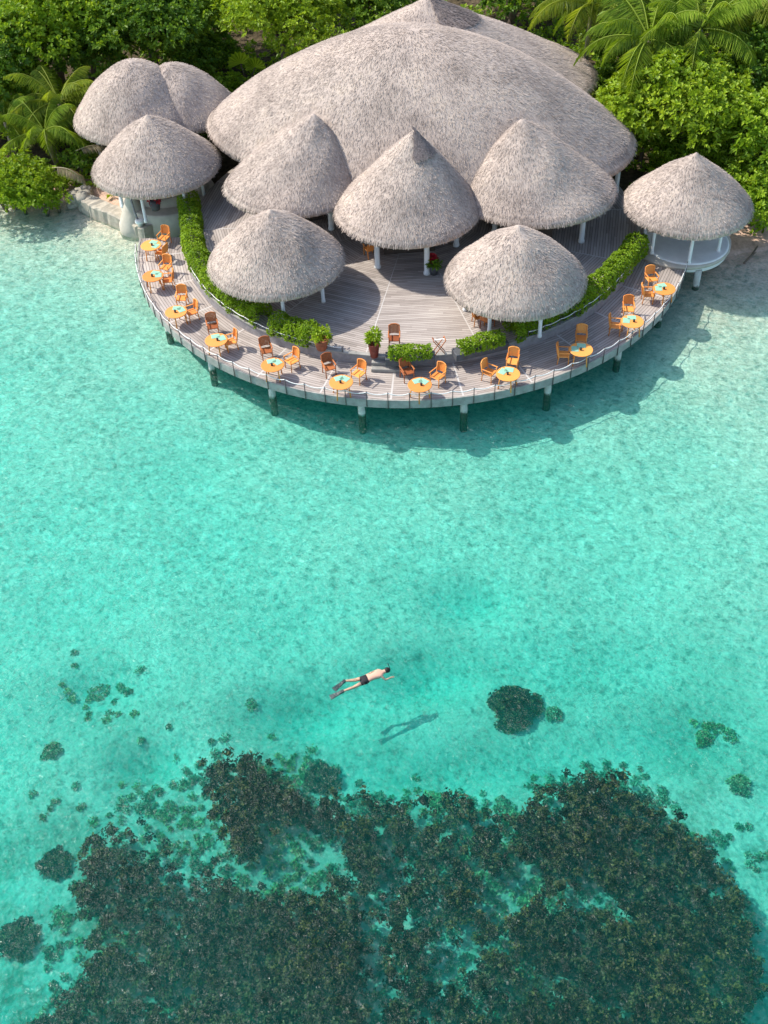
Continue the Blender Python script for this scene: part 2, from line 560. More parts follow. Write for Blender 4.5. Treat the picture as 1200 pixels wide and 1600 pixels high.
def thatch_roof(name, parent, c, rx, ry, rise, ax=0.0, ay=0.0, rot=0.0, power=1.3, peak=.0, dens=150, seed=1,
                cap=False, lip=.28, mat=None, squash=0.0, tuftlen=.20):
    """mound of thatch: c = centre at eave height (relative to the parent), (ax, ay) = sideways shift of the peak"""
    nu, nt = 96, 40
    def P(u, t):
        rr = t
        z = rise * (1 - rr ** power) + peak * np.exp(-rr / .07)
        n = smooth_noise(u, rr, seed)
        z = z + n * .07 * np.minimum(1, rr * 3)
        k = 1 + .018 * n
        lx, ly = rx * rr * np.cos(u) * k, ry * rr * np.sin(u) * k
        cr, sr = math.cos(rot), math.sin(rot)
        w_ = (1 - rr) ** 1.0
        return np.stack([c[0] + lx * cr - ly * sr + ax * w_, c[1] + lx * sr + ly * cr + ay * w_, c[2] + z], -1)
    u = np.linspace(0, 2 * PI, nu, endpoint=False)
    ts = np.linspace(.0, 1, nt) ** .9
    ts[0] = .004
    V = np.concatenate([P(u, np.full(nu, t)) for t in ts])
    edge = V[-nu:]
    cen = np.array([c[0], c[1], 0])
    low = edge.copy(); low[:, 2] -= lip
    inn = low.copy(); inn[:, :2] = cen[:2] + (low[:, :2] - cen[:2]) * .93
    und = inn.copy(); und[:, :2] = cen[:2] + (inn[:, :2] - cen[:2]) * .15; und[:, 2] = c[2] + rise * .55
    und[:, 0] += ax * .6; und[:, 1] += ay * .6
    V = np.concatenate([V, low, inn, und])
    rows = nt + 3
    Fc = []
    for a in range(rows - 1):
        for k in range(nu):
            j = (k + 1) % nu
            Fc.append((a * nu + k, (a + 1) * nu + k, (a + 1) * nu + j, a * nu + j))
    Fc.append(tuple(range(nu)))
    Fc.append(tuple(reversed(range((rows - 1) * nu, rows * nu))))
    mb = MB().add(V, Fc, smooth=True)
    r = np.random.default_rng(seed + 100)
    sl = math.sqrt(((rx + ry) / 2) ** 2 + rise ** 2)
    n = int(PI * (rx + ry) / 2 * sl * dens * 1.5)
    uu = r.uniform(0, 2 * PI, n)
    tt = np.sqrt(r.uniform(0.0004, 1, n)) * .995
    ne = int(2 * PI * (rx + ry) / 2 * 60)
    uu = np.r_[uu, r.uniform(0, 2 * PI, ne)]; tt = np.r_[tt, r.uniform(.975, 1.0, ne)]
    p = P(uu, tt)
    e = .01
    T = P(uu, np.minimum(tt + e, 1.02)) - P(uu, tt)
    Sd = P(uu + e, tt) - P(uu, tt)
    T /= np.linalg.norm(T, axis=1)[:, None]; Sd /= np.linalg.norm(Sd, axis=1)[:, None] + 1e-9
    N = np.cross(T, Sd); N /= np.linalg.norm(N, axis=1)[:, None]
    N *= np.sign(N[:, 2:3] + 1e-6)
    m = len(uu)
    T = T + Sd * r.normal(0, .25, m)[:, None]
    Ln = r.uniform(.6, 1.25, m) * tuftlen
    W = r.uniform(.017, .038, m)
    lift = r.uniform(.015, .06, m)
    hang = tt > .97
    T[hang, 2] -= .55
    T /= np.linalg.norm(T, axis=1)[:, None]
    Ln[hang] = r.uniform(.2, .55, hang.sum())
    a0 = p - N * .03 - T * (Ln * .4)[:, None]
    a1 = p + N * lift[:, None] + T * (Ln * .6)[:, None]
    w0 = Sd * (W / 2)[:, None]
    Q = np.stack([a0 - w0, a0 + w0, a1 + w0 * .55, a1 - w0 * .55], 1)
    mb.quads(Q)
    o = mb.build(name, mat or M['thatch'], parent)
    if cap:
        cm = MB()
        tv = np.linspace(.003, .3, 9)
        uv = np.linspace(cap[0], cap[1], 15)
        Pc = np.concatenate([P(uv, np.full(15, t)) for t in tv]) + np.array([0, 0, .055])
        ff = [(a * 15 + k, (a + 1) * 15 + k, (a + 1) * 15 + k + 1, a * 15 + k + 1) for a in range(8) for k in range(14)]
        cm.add(Pc, ff, smooth=True)
        n2 = 900
        u2 = r.uniform(cap[0], cap[1], n2); t2 = np.sqrt(r.uniform(.0003, 1, n2)) * .3
        p2 = P(u2, t2); T2 = P(u2, t2 + e) - p2; S2 = P(u2 + e, t2) - p2
        T2 /= np.linalg.norm(T2, axis=1)[:, None]; S2 /= np.linalg.norm(S2, axis=1)[:, None]
        T2 = T2 + S2 * r.normal(0, .3, n2)[:, None]
        up = np.array([0, 0, .07])
        l2 = r.uniform(.2, .45, n2)[:, None]
        cm.quads(np.stack([p2 + up - S2 * .025 - T2 * l2 * .5, p2 + up + S2 * .025 - T2 * l2 * .5, p2 + up * 1.7 + S2 * .015 + T2 * l2 * .5, p2 + up * 1.7 - S2 * .015 + T2 * l2 * .5], 1))
        cm.build('ridge_cap', M['thatch_cap'], o)
    return o


DC = np.array([2.15, 52.75])      # centre of the round terrace
ZL, ZU = 1.10, 1.60               # lower walkway and raised deck heights
RO, RI = 14.42, 11.92


def column(parent, x, y, z0, z1, r=.14, mat='white', name='column'):
    m = MB().lathe([(r * 1.25, z0), (r * 1.25, z0 + .10), (r, z0 + .13), (r * .92, z1 - .1), (r * 1.1, z1)], (x, y, 0), 14)
    return m.build(name, M[mat], parent)


# main restaurant building
b = thing('thatched_restaurant', 'large thatched restaurant with three rounded porch roofs on white columns', 'restaurant', (0, 0, 0))
MC = np.array([2.75, 57.5])
thatch_roof('main_roof', b, (MC[0], MC[1], 4.3), 11.75, 6.9, zfor(MC[0], MC[1], 46) - 4.3, rot=math.radians(-16.5), power=1.85, dens=130, seed=11, lip=.35)
rc = np.array([4.2, 63.2])
thatch_roof('rear_roof', b, (rc[0], rc[1], 4.5), 9.2, 6.5, zfor(rc[0] + -.4, rc[1], -8) - 4.5 - .3, ax=-.4, power=1.15, peak=.35, dens=100, seed=12, cap=(-1.35, 1.2))
lp, rp = at(490, 176, 7.3), at(815, 184, 7.5)
thatch_roof('porch_roof', b, (-3.75, 52.9, 4.1), 3.6, 3.35, 3.15, ax=lp[0] + 3.75, ay=lp[1] - 52.9, power=1.2, seed=13)
thatch_roof('porch_roof', b, (1.9, 49.85, 4.05), 3.6, 3.5, zfor(2.35, 50.2, 208) - 4.05, ax=.42, ay=.5, power=1.15, peak=.12, seed=14, cap=(-1.55, -.1))
thatch_roof('porch_roof', b, (8.45, 50.95, 4.05), 3.95, 3.4, 3.4, ax=rp[0] - 8.45, ay=rp[1] - 50.95, power=1.15, seed=15)
print('peaks', lp, rp)
for (px, py) in ((590, 418), (667, 428), (518, 358), (908, 378), (713, 384), (773, 362), (843, 372), (400, 345), (962, 300), (455, 352)):
    q = at(px, py, ZU)
    column(b, q[0], q[1], ZU + .004, 4.05)
for a in range(7):
    th = PI * (.12 + a * .13)
    column(b, MC[0] + 9.6 * math.cos(th), MC[1] + 6.0 * math.sin(th), .9, 4.5)
MB().lathe([(6.6, ZU + .004), (6.6, 4.6)], (MC[0], MC[1] + 1.6, 0), 40, caps=False).build('back_wall', M['darkwood'], b)
cnt = MB()
for (px, py, l, rz) in ((640, 392, 2.6, .05), (470, 345, 2.2, .3), (830, 372, 2.4, -.2)):
    q = at(px, py, ZU + .5)
    m = MB().box((q[0], q[1] + .9, ZU + .53), (l, .6, 1.05), rz, bev=.03)
    m.build('bar_counter', M['darkwood'], b)


def pavilion(name, label, cx, cy, ze, r, rise, zf, ncol=6, seed=1, cap=False, colr=.09, power=1.45, col_ang=0.0, rcol=.72, mat='white', peak=.2):
    t = thing(name, label, 'pavilion', (cx, cy, zf))
    thatch_roof('roof', t, (0, 0, ze - zf), r, r, rise, power=power, peak=peak, seed=seed, cap=cap)
    for k in range(ncol):
        th = 2 * PI * k / ncol + col_ang
        column(t, r * rcol * math.cos(th), r * rcol * math.sin(th), .004, ze - zf + .25, colr, mat)
    MB().tube([(r * rcol * math.cos(a), r * rcol * math.sin(a), ze - zf + .12) for a in np.linspace(0, 2 * PI, 25)], .07, 6, False).build('ring_beam', M['darkwood'], t)
    return t


pavilion('thatched_pavilion', 'round thatched pavilion on the raised deck beside the long left hedge', -4.55, 46.45, 3.55, 3.2, 2.45, ZU, seed=21, col_ang=-1.45)
pavilion('thatched_pavilion', 'round thatched pavilion on the raised deck shading the hedge along the right wall', 6.6, 44.0, 3.55, 3.2, 2.45, ZU, seed=22, col_ang=-2.2)

# right hut over the water on a round white platform
pc = at(1072, 378, 1.3)
t = pavilion('water_hut', 'thatched hut standing over the water on a round white platform', 15.85, 49.75, 3.6, 3.12, 2.45, 1.3, ncol=6, seed=23, rcol=.62, power=1.25, col_ang=.5, mat='whiteplaster')
ox, oy = pc[0] - 15.85, pc[1] - 49.75
MB().lathe([(1.9, -.56), (2.06, -.52), (2.12, -.42), (2.12, -.08), (2.16, -.06), (2.16, .02), (2.08, 0.04)], (ox, oy + .05, 0), 48).build('platform', M['whiteplaster'], t)
MB().lathe([(1.9, -.2), (2.6, -.2), (2.6, -.03), (1.9, -.03)], (0, .35, 0), 40, caps=False).build('rear_platform', M['plaster'], t)
q = at(1087, 446, 0)
for (dx, dy) in ((q[0] - 15.85, q[1] - 49.75), (-.9, 1.2), (1.3, 1.0)):
    MB().lathe([(.19, -2.6), (.18, -1.28), (.17, -.35)], (dx, dy, 0), 14).build('pile', M['pile'], t)
MB().lathe([(.03, .0), (.03, .7)], (ox - .1, oy + .5, 0), 8).build('table_leg', M['darkwood'], t)
MB().lathe([(.62, .7), (.64, .72), (.62, .75)], (ox - .1, oy + .5, 0), 24).build('table_top', M['darkwood'], t)
for k in range(3):
    MB().box((ox - .7 + k * .6, oy + .9, .42), (.4, .4, .06), bev=.02).build('stool_seat', M['darkwood'], t)

# left huts
t = pavilion('side_hut', 'thatched hut on a cream plaster plinth above the stone sea wall', -11.35, 56.45, 3.6, 3.4, 2.55, 1.3, ncol=6, seed=24, rcol=.66, power=1.4, col_ang=-1.9)
pq = at(262, 322, 1.25)
MB().lathe([(2.75, -1.6), (2.7, -.08), (2.62, 0)], (pq[0] + 11.35 - .2, pq[1] - 56.45 + 1.55, 0), 40).build('plinth', M['plaster'], t)
MB().lathe([(2.3, .004), (2.3, .5), (2.12, .5), (2.12, .004)], (pq[0] + 11.35 - .2, pq[1] - 56.45 + 2.0, 0), 40, caps=False).build('parapet', M['plaster'], t)
t = pavilion('back_hut', 'paired thatched roofs of the hut behind the palms at upper left', -12.9, 62.3, 3.8, 3.75, 2.9, 1.0, ncol=6, seed=25, rcol=.75, power=1.75, peak=.05, mat='whiteplaster')
thatch_roof('rear_roof', t, (2.55, .45, 2.75), 3.0, 3.0, 2.5, ax=-.6, power=1.75, seed=26, dens=130)

# ------------------------------------------------------------------ terrace deck
t = thing('round_terrace', 'curved grey timber terrace on piles around the restaurant', 'terrace', (DC[0], DC[1], 0))
A0, A1 = math.radians(-181), math.radians(-2)
th = np.linspace(A0, A1, 181)
def ring(r0, r1, z0, z1, inner=True):
    n = len(th)
    V = np.concatenate([np.c_[r * np.cos(th), r * np.sin(th), np.full(n, z)] for r, z in ((r0, z1), (r1, z1), (r1, z0), (r0, z0))])
    Fc = []
    for a in range(n - 1):
        for k in range(4):
            j = (k + 1) % 4
            Fc.append((k * n + a, j * n + a, j * n + a + 1, k * n + a + 1))
    Fc.append((0, 3 * n, 2 * n, n)); Fc.append((n - 1, 2 * n - 1, 3 * n - 1, 4 * n - 1))
    return MB().add(V, Fc)
ring(RI - .3, RO - .06, ZL - .12, ZL).build('walkway_boards', M['deck_lower'], t)
ring(RO - .055, RO + .03, ZL - .40, ZL + .025).build('fascia', M['fascia'], t)
ring(RI - .28, RI, ZL + .004, ZU - .01).build('step_wall', M['greywood'], t)
ring(RI - .16, RI + .05, ZU - .006, ZU + .06).build('wall_coping', M['fascia'], t)
dth = np.linspace(0, 2 * PI, 160, endpoint=False)
V = np.concatenate([np.c_[(RI - .165) * np.cos(dth), (RI - .165) * np.sin(dth), np.full(160, z)] for z in (ZU, ZU - .15)])
MB().add(V, [tuple(range(160))] + [(k, 160 + k, 160 + (k + 1) % 160, (k + 1) % 160) for k in range(160)]).build('raised_boards', M['deck_upper'], t)
for px in (262, 330, 425, 564, 726, 856, 965, 1030):
    # a pile under the rim below each position seen along the front
    best = None
    for a in np.linspace(A0, A1, 400):
        w_ = np.array([DC[0] + (RO - .35) * math.cos(a), DC[1] + (RO - .35) * math.sin(a), .3]) - CAM
        u_ = 600 + F * (w_ @ IX) / (w_ @ FW)
        if best is None or abs(u_ - px) < best[0]:
            best = (abs(u_ - px), a)
    a = best[1]
    MB().lathe([(.17, -2.2), (.17, .0), (.15, ZL - .13)], ((RO - .35) * math.cos(a), (RO - .35) * math.sin(a), 0), 14).build('pile', M['pile'], t)
for a in np.linspace(A0 + .1, A1 - .1, 10):
    MB().lathe([(.17, -2.0), (.15, ZL - .13)], ((RI - .2) * math.cos(a), (RI - .2) * math.sin(a), 0), 12).build('pile', M['pile'], t)


def rope_rail(name, label, r, z, hgt, a0, a1, n, sag=.10, prad=.022):
    t = thing(name, label, 'rope rail', (DC[0], DC[1], z))
    aa = np.linspace(a0, a1, n)
    tops = []
    pm = None
    for k, a in enumerate(aa):
        if pm is None:
            o = MB().tube([(0, 0, 0), (0, 0, hgt + .05)], prad, 7).build('post', M['post'], t)
            pm = o
        else:
            o = pm.copy(); C.objects.link(o); o.parent = t
        o.location = (r * math.cos(a), r * math.sin(a), 0)
        tops.append((a, hgt))
    pts = []
    for k in range(n - 1):
        for s in np.linspace(0, 1, 7)[:-1]:
            a = aa[k] + (aa[k + 1] - aa[k]) * s
            pts.append((r * math.cos(a), r * math.sin(a), hgt - sag * 4 * s * (1 - s)))
    pts.append((r * math.cos(aa[-1]), r * math.sin(aa[-1]), hgt))
    MB().tube(pts, .021, 6).build('rope', M['rope'], t)


rope_rail('rope_rail', 'white rope rail on thin dark posts along the outer rim', RO + .06, ZL - .40, .86, math.radians(-176), math.radians(-14), 44)
rope_rail('rope_rail', 'white rope rail on the wall below the long right hedge', RI + .02, ZU + .06, .30, math.radians(-66), math.radians(-18), 12, .06)
rope_rail('rope_rail', 'white rope rail on the wall below the long left hedge', RI + .02, ZU + .06, .26, math.radians(-160), math.radians(-108), 13, .05)

# short link deck to the white platform
a_, b_ = at(1020, 398, 1.2), at(1052, 372, 1.28)
m = MB(); dd = b_ - a_; ang = math.atan2(dd[1], dd[0])
tag(MB().box(((a_[0] + b_[0]) / 2, (a_[1] + b_[1]) / 2, 1.14), (2.4, 1.5, .12), ang, bev=.02).build('link_bridge', M['greywood']),
    'short grey timber link between the terrace and the white platform', 'footbridge')

# pale entry step in the middle of the wall
q0 = at(545, 572, ZL + .2)
st = MB()
for k in range(2):
    a = math.radians(-97.5)
    st.box((DC[0] + (RI + .28 - k * .26) * math.cos(a), DC[1] + (RI + .28 - k * .26) * math.sin(a), ZL + .09 + .17 * k + .004), (1.6, .5, .17), a + PI / 2, bev=.02)
tag(st.build('entry_step', M['fascia']), 'pale timber steps up from walkway to raised deck by the red pot', 'steps')

# ------------------------------------------------------------------ foliage
def rosettes(mb, cen, nrm, k, length, width, r, tints, spread=(.35, 1.25)):
    n = len(cen)
    nrm = nrm / (np.linalg.norm(nrm, axis=1)[:, None] + 1e-9)
    ref = np.where(np.abs(nrm[:, 2:3]) < .9, np.array([[0, 0, 1.0]]), np.array([[1.0, 0, 0]]))
    A = np.cross(nrm, ref); A /= np.linalg.norm(A, axis=1)[:, None]
    B = np.cross(nrm, A)
    N = np.repeat(nrm, k, 0); A = np.repeat(A, k, 0); B = np.repeat(B, k, 0); Cn = np.repeat(cen, k, 0)
    m = n * k
    ph = r.uniform(0, 2 * PI, m); el = r.uniform(*spread, m)
    D = (np.cos(ph)[:, None] * A + np.sin(ph)[:, None] * B) * np.sin(el)[:, None] + N * np.cos(el)[:, None]
    L = length * r.uniform(.6, 1.25, m)[:, None]
    W = width * r.uniform(.7, 1.2, m)[:, None]
    Sd = np.cross(D, N + r.normal(0, .25, (m, 3))); Sd /= np.linalg.norm(Sd, axis=1)[:, None] + 1e-9
    dr = np.array([0, 0, -1.0]) * (L * .22)
    base = Cn + D * L * .12
    midp = Cn + D * L * .6
    tip = Cn + D * L + dr
    mb.quads(np.stack([base, midp + Sd * W / 2, tip, midp - Sd * W / 2], 1), tint=np.repeat(tints, k))


def ellipsoid_points(n, r):
    v = r.normal(0, 1, (n, 3))
    return v / np.linalg.norm(v, axis=1)[:, None]


def tree(name, label, px, py, zc, rad, hz, leaf='leaf_mid', seed=0, dens=5.0, nl=10, size=.36, lobes=11, cat='tree', group=None, lean=(0, 0)):
    r = np.random.default_rng(seed)
    c = at(px, py, zc)
    gz = float(ground_h(c[0], c[1]))
    t = thing(name, label, cat, (c[0], c[1], gz), group=group)
    cz = zc - gz
    mb = MB()
    ctr, rads = [], []
    for k in range(lobes):
        a = 2.4 * k + r.uniform(-.4, .4)
        q = math.sqrt((k + .3) / lobes) * .72
        lr = rad * r.uniform(.36, .54) * (11 / max(lobes, 11)) ** .5
        ctr.append((rad * q * math.cos(a) + lean[0], rad * q * math.sin(a) + lean[1], cz + hz * (.45 - .95 * q * q) + r.uniform(-.22, .22) * hz))
        rads.append((lr, lr, lr * r.uniform(.6, .85)))
    ctr, rads = np.array(ctr), np.array(rads)
    for ce, ra in zip(ctr, rads):
        toff = r.uniform(-.22, .2)
        n = int(4 * PI * ra[0] * ra[2] * dens * 1.25)
        d = ellipsoid_points(n, r)
        d = d[d[:, 2] > -.55]
        rr = np.where(r.uniform(0, 1, len(d)) < .72, r.uniform(.86, 1.12, len(d)), r.uniform(.45, .85, len(d)))
        sub = .22 * np.sin(d[:, 0] * 7 + ce[0]) * np.sin(d[:, 1] * 6 + ce[1]) * np.sin(d[:, 2] * 7)
        p = ce + d * ra * (rr + sub)[:, None]
        nr = d * .75 + np.array([0, 0, .65])
        rosettes(mb, p, nr, nl, size, size * .42, r, np.clip(r.normal(.5 + toff, .17, len(d)), 0, 1))
    mb.build('crown', M[leaf], t)
    tr = MB()
    tb = np.array([lean[0] * -.2, 0, -.25]); tt_ = np.array([lean[0] * .5, lean[1] * .5, cz - hz * .1])
    s = np.linspace(0, 1, 7)[:, None]
    pts = tb + (tt_ - tb) * s + np.c_[np.sin(s * 3 + seed) * .15, np.cos(s * 2.4 + seed) * .12, 0 * s]
    tr.tube(pts, np.linspace(.07 * rad + .05, .035 * rad + .03, 7), 9)
    for ce in ctr[:min(7, lobes)]:
        st_ = pts[4]
        s3 = np.linspace(0, 1, 5)[:, None]
        tr.tube(st_ + (ce - st_) * s3 + np.c_[0 * s3, 0 * s3, np.sin(s3 * PI) * .3], np.linspace(.03 * rad + .02, .015, 5), 6)
    tr.build('trunk', M['bark'], t)
    return t


# upper left wood
tree('broadleaf_tree', 'tall deep green tree in the top left corner, its sunlit left flank lime', 70, 30, 5.5, 4.2, 3.2, 'leaf_mid', 31, 6)
tree('broadleaf_tree', 'dark green tree behind the paired thatch roofs, topmost at left', 225, 28, 5.5, 4.0, 3.2, 'leaf_dark', 32, 6)
tree('broadleaf_tree', 'bright lime tree beside the left shoulder of the big roof', 438, 24, 5.6, 3.5, 2.9, 'leaf_lime', 33, 6.5)
tree('broadleaf_tree', 'dark tree in the gap between lime tree and the topmost left tree', 322, 8, 4.6, 3.2, 2.6, 'leaf_dark', 34, 6)
tree('broadleaf_tree', 'dark tree rising directly behind the top edge of the big roof, left of its peak', 572, 2, 5.0, 3.4, 2.8, 'leaf_dark', 35, 6)
tree('leafy_bush', 'bright green bush on the left border above the shore', 20, 128, 3.0, 2.4, 1.9, 'leaf_lime', 36, 7, cat='bush')
tree('leafy_bush', 'wide lime green beach bush overhanging the water at far left', 18, 288, 1.4, 2.7, 1.4, 'leaf_lime', 37, 8, size=.28, cat='bush')
tree('leafy_bush', 'small bright lime shrub at the water by the end of the stone wall', 82, 305, 1.0, 1.0, .9, 'leaf_lime', 38, 12, size=.24, cat='shrub', lobes=6)
tree('leafy_bush', 'olive green bush between the wide beach bush and the palm fronds', 62, 205, 1.6, 1.9, 1.2, 'leaf_mid', 39, 8, size=.28, cat='bush')
tree('leafy_bush', 'low dark shrub under the palm beside the side hut', 128, 250, 1.3, 1.1, .9, 'leaf_dark', 40, 9, size=.26, cat='shrub', lobes=6)
tree('leafy_bush', 'low green shrub between the lime tree and the big roof', 352, 140, 1.6, 1.3, 1.1, 'leaf_mid', 41, 9, size=.3, cat='shrub', lobes=6)
tree('broadleaf_tree', 'shaded dark tree standing in front of the topmost left trees', 140, 78, 3.4, 3.0, 2.2, 'leaf_dark', 42, 6)
tree('leafy_bush', 'dark shaded bush between the paired roofs and the lime tree', 315, 88, 2.2, 2.4, 1.7, 'leaf_dark', 43, 7, cat='bush')
tree('leafy_bush', 'dark bush squeezed between side hut and big roof', 340, 205, 1.8, 1.2, 1.1, 'leaf_dark', 44, 9, size=.26, cat='shrub', lobes=6)
tree('leafy_bush', 'bright green beach bush between the wide bush and the small lime shrub', 56, 298, 1.2, 1.5, 1.1, 'leaf_lime', 45, 9, size=.26, cat='bush', lobes=8)
tree('broadleaf_tree', 'lime green tree along the left border above the bright bush', 8, 70, 4.6, 2.8, 2.4, 'leaf_lime', 46, 6)
tree('broadleaf_tree', 'shaded dark tree between the topmost left trees and the paired roofs', 275, 60, 3.6, 2.8, 2.2, 'leaf_dark', 47, 6)
for k, (px, py, rr_, lab) in enumerate(((4, 308, 1.15, 'low lime beach shrub dipping to the water at the left border'), (38, 312, 1.15, 'low lime beach shrub over the water between the border shrub and the small shrub'),
                                         (100, 283, .9, 'low green shrub against the boulders of the sea wall'), (70, 318, .8, 'lowest lime shrub hanging over the water by the sea wall boulders'))):
    tree('leafy_bush', lab, px, py, .65, rr_, .7, 'leaf_lime' if k != 2 else 'leaf_mid', 90 + k, 12, size=.24, cat='shrub', lobes=6)
# upper right wood
tree('leafy_bush', 'dark shaded bush below the large bright tree, behind the water hut roof', 1085, 245, 2.0, 2.2, 1.7, 'leaf_mid', 58, 7, size=.3, cat='bush')
tree('leafy_bush', 'dark shrub at the foot of the pale palm trunk by the rear slope', 945, 130, 1.8, 1.8, 1.5, 'leaf_dark', 59, 7, size=.3, cat='bush')
tree('broadleaf_tree', 'large bright green tree beside the right shoulder of the big roof', 1070, 165, 4.6, 4.3, 3.0, 'leaf_lime', 51, 7, lobes=18)
tree('broadleaf_tree', 'green tree on the right border behind the water hut roof', 1178, 210, 3.8, 3.0, 2.6, 'leaf_mid', 52, 7)
tree('leafy_bush', 'dense shore bush at the right border beside the water hut', 1180, 305, 2.0, 2.4, 1.9, 'leaf_mid', 53, 8, size=.3, cat='bush')
tree('leafy_bush', 'low bush touching the right corner of the big roof', 1010, 215, 2.6, 1.8, 1.6, 'leaf_lime', 54, 8, size=.3, cat='bush')
tree('broadleaf_tree', 'olive tree among the palms at the top right corner', 1170, 60, 4.2, 3.4, 2.6, 'leaf_mid', 55, 6)
tree('broadleaf_tree', 'dark tree under the palms beside the rear roof', 985, 75, 3.2, 2.8, 2.0, 'leaf_dark', 56, 6)
tree('broadleaf_tree', 'shadowy tree at the top border between the rear peak and the palms', 800, -25, 4.0, 3.8, 2.4, 'leaf_dark', 57, 5)
for k, (px, py, lab) in enumerate(((1080, -60, 'dark forest tree just beyond the palms at the top right'), (930, -70, 'forest tree beyond the rear roof peak, behind the palm crown'),
                                   (150, -60, 'forest tree beyond the topmost left trees'), (420, -70, 'forest tree beyond the lime tree'),
                                   (1230, 130, 'forest tree outside the right border behind the olive tree'), (-60, 90, 'forest tree outside the left border'))):
    tree('broadleaf_tree', lab, px, py, 4.5, 4.5, 3.0, 'leaf_dark', 60 + k, 4.5)


# ground cover of the wood floor
r = np.random.default_rng(5)
nu_ = 15000
ux, uy = r.uniform(-34, 36, nu_), r.uniform(49, 100, nu_)
dsh = uy - np.interp(ux, SX, SY)
blob = np.sin(ux * .7 + 1.1 * np.sin(uy * .5)) * np.sin(uy * .63 + 1.4 * np.sin(ux * .4))
okm = (dsh > 1.0) & (blob > -.55)
okm &= ((ux - MC[0]) / 11.6) ** 2 + ((uy - 58.5) / 9.5) ** 2 > 1
okm &= ((ux - rc[0]) / 9.2) ** 2 + ((uy - rc[1]) / 6.6) ** 2 > 1
okm &= np.hypot(ux - DC[0], uy - DC[1]) > RI + .6
for hx, hy, hr in ((-11.35, 56.9, 4.0), (-13.1, 62.4, 3.2), (15.85, 49.75, 3.4), (-10.4, 63.5, 3.0)):
    okm &= np.hypot(ux - hx, uy - hy) > hr
ux, uy, dsh = ux[okm], uy[okm], dsh[okm]
zz = ground_h(ux, uy) + r.uniform(.05, .75, len(ux)) * np.clip(dsh / 4, .3, 1)
mb = MB()
rosettes(mb, np.c_[ux, uy, zz], np.c_[r.normal(0, .3, len(ux)), r.normal(0, .3, len(ux)), np.ones(len(ux))], 9, .42, .17, r, np.clip(r.normal(.5, .22, len(ux)), 0, 1))
tag(mb.build('undergrowth', M['leaf_mid']), 'low leafy undergrowth covering the wood floor', 'undergrowth', kind='stuff')


def frond_mesh(seed, length=3.9, droop=1.5, nleaf=44, leaflet=.75, up=.9):
    r = np.random.default_rng(seed)
    s = np.linspace(0, 1, 14)
    x = length * s * (1 - .16 * s * s)
    z = up * np.sin(s * PI * .62) - droop * s ** 2.3
    yb = .25 * r.uniform(-1, 1) * s ** 2
    mb = MB().tube(np.c_[x, yb, z], np.linspace(.05, .008, 14), 5, tint=.8)
    sl = np.linspace(.13, .99, nleaf)
    Q, tn = [], []
    for side in (-1, 1):
        px = np.interp(sl, s, x); py = np.interp(sl, s, yb); pz = np.interp(sl, s, z)
        P0 = np.c_[px, py, pz]
        L = leaflet * np.sin(np.clip(sl * 1.02, 0, 1) * PI * .86 + .35) * r.uniform(.85, 1.1, nleaf)
        D = np.c_[np.full(nleaf, .48), np.full(nleaf, side * .8), -.30 - .5 * r.uniform(.3, 1, nleaf)]
        D += r.normal(0, .07, D.shape)
        D /= np.linalg.norm(D, axis=1)[:, None]
        tip = P0 + D * L[:, None] + np.array([0, 0, -.12])
        w = np.array([.05, 0, .012])
        mid = P0 + D * L[:, None] * .45
        Q.append(np.stack([P0, mid + w, tip, mid - w], 1)); tn += list(np.clip(r.normal(.5, .18, nleaf), 0, 1))
    mb.quads(np.concatenate(Q), tint=tn)
    return mb


FR = [frond_mesh(k, 4.5 + .4 * k, d, 62, 1.0, u) for k, (d, u) in enumerate(((.9, 1.5), (1.7, 1.2), (2.6, .7)))]
FRM = {}


def palm(label, px, py, zc, nfr=18, seed=0, mat='frond', scale=1.0, trunk=True, name='coconut_palm'):
    r = np.random.default_rng(seed)
    c = at(px, py, zc)
    gz = float(ground_h(c[0], c[1]))
    t = thing(name, label, 'palm', (c[0], c[1], gz), group='palms around the restaurant')
    h = zc - gz
    dx, dy = r.uniform(-.5, .5, 2)
    s = np.linspace(0, 1, 9)
    pts = np.c_[dx * (1 - s) ** 2 - 0, dy * (1 - s) ** 2, -.2 + (h + .2) * s]
    MB().tube(pts, np.linspace(.2, .12, 9), 9).build('trunk', M['palmbark'], t)
    for k in range(nfr):
        lay = 0 if k < nfr * .35 else (1 if k < nfr * .72 else 2)
        key = (lay, mat)
        if key not in FRM:
            o = FR[lay].build('frond', M[mat], t)
            FRM[key] = o
        else:
            o = FRM[key].copy(); C.objects.link(o); o.parent = t
        o.location = (0, 0, h)
        o.rotation_euler = (r.normal(0, .08), r.normal(0, .1) - (.35 if lay == 0 else 0), k * 2.399 + r.uniform(-.25, .25))
        q = scale * r.uniform(.85, 1.12)
        o.scale = (q, q, q)
    return t


palm('coconut palm with visible pale trunk beside the rear thatch slope', 925, 8, 6.6, 20, 71, 'frond_yellow')
palm('coconut palm left of the large bright tree, drooping yellow green fronds', 1015, 62, 7.0, 20, 72, 'frond')
palm('coconut palm at the top border above the large bright tree', 1095, 45, 7.4, 18, 73, 'frond')
palm('coconut palm in the top right corner with pale arching fronds', 1160, 20, 7.0, 20, 74, 'frond_yellow')
palm('coconut palm behind the pale trunked palm at the top border', 985, -12, 6.5, 18, 75, 'frond')
palm('young palm with broad fronds beside the paired thatch roofs', 92, 158, 3.3, 18, 76, 'frond_yellow', .8)
palm('low palm spreading toward the side hut over dry fronds', 70, 205, 2.6, 14, 77, 'frond', .72)
palm('young palm on the left border behind the wide beach bush', 8, 190, 2.6, 12, 78, 'frond', .66)
palm('small palm in the gap behind the young broad palm', 165, 75, 3.6, 12, 79, 'frond', .7)

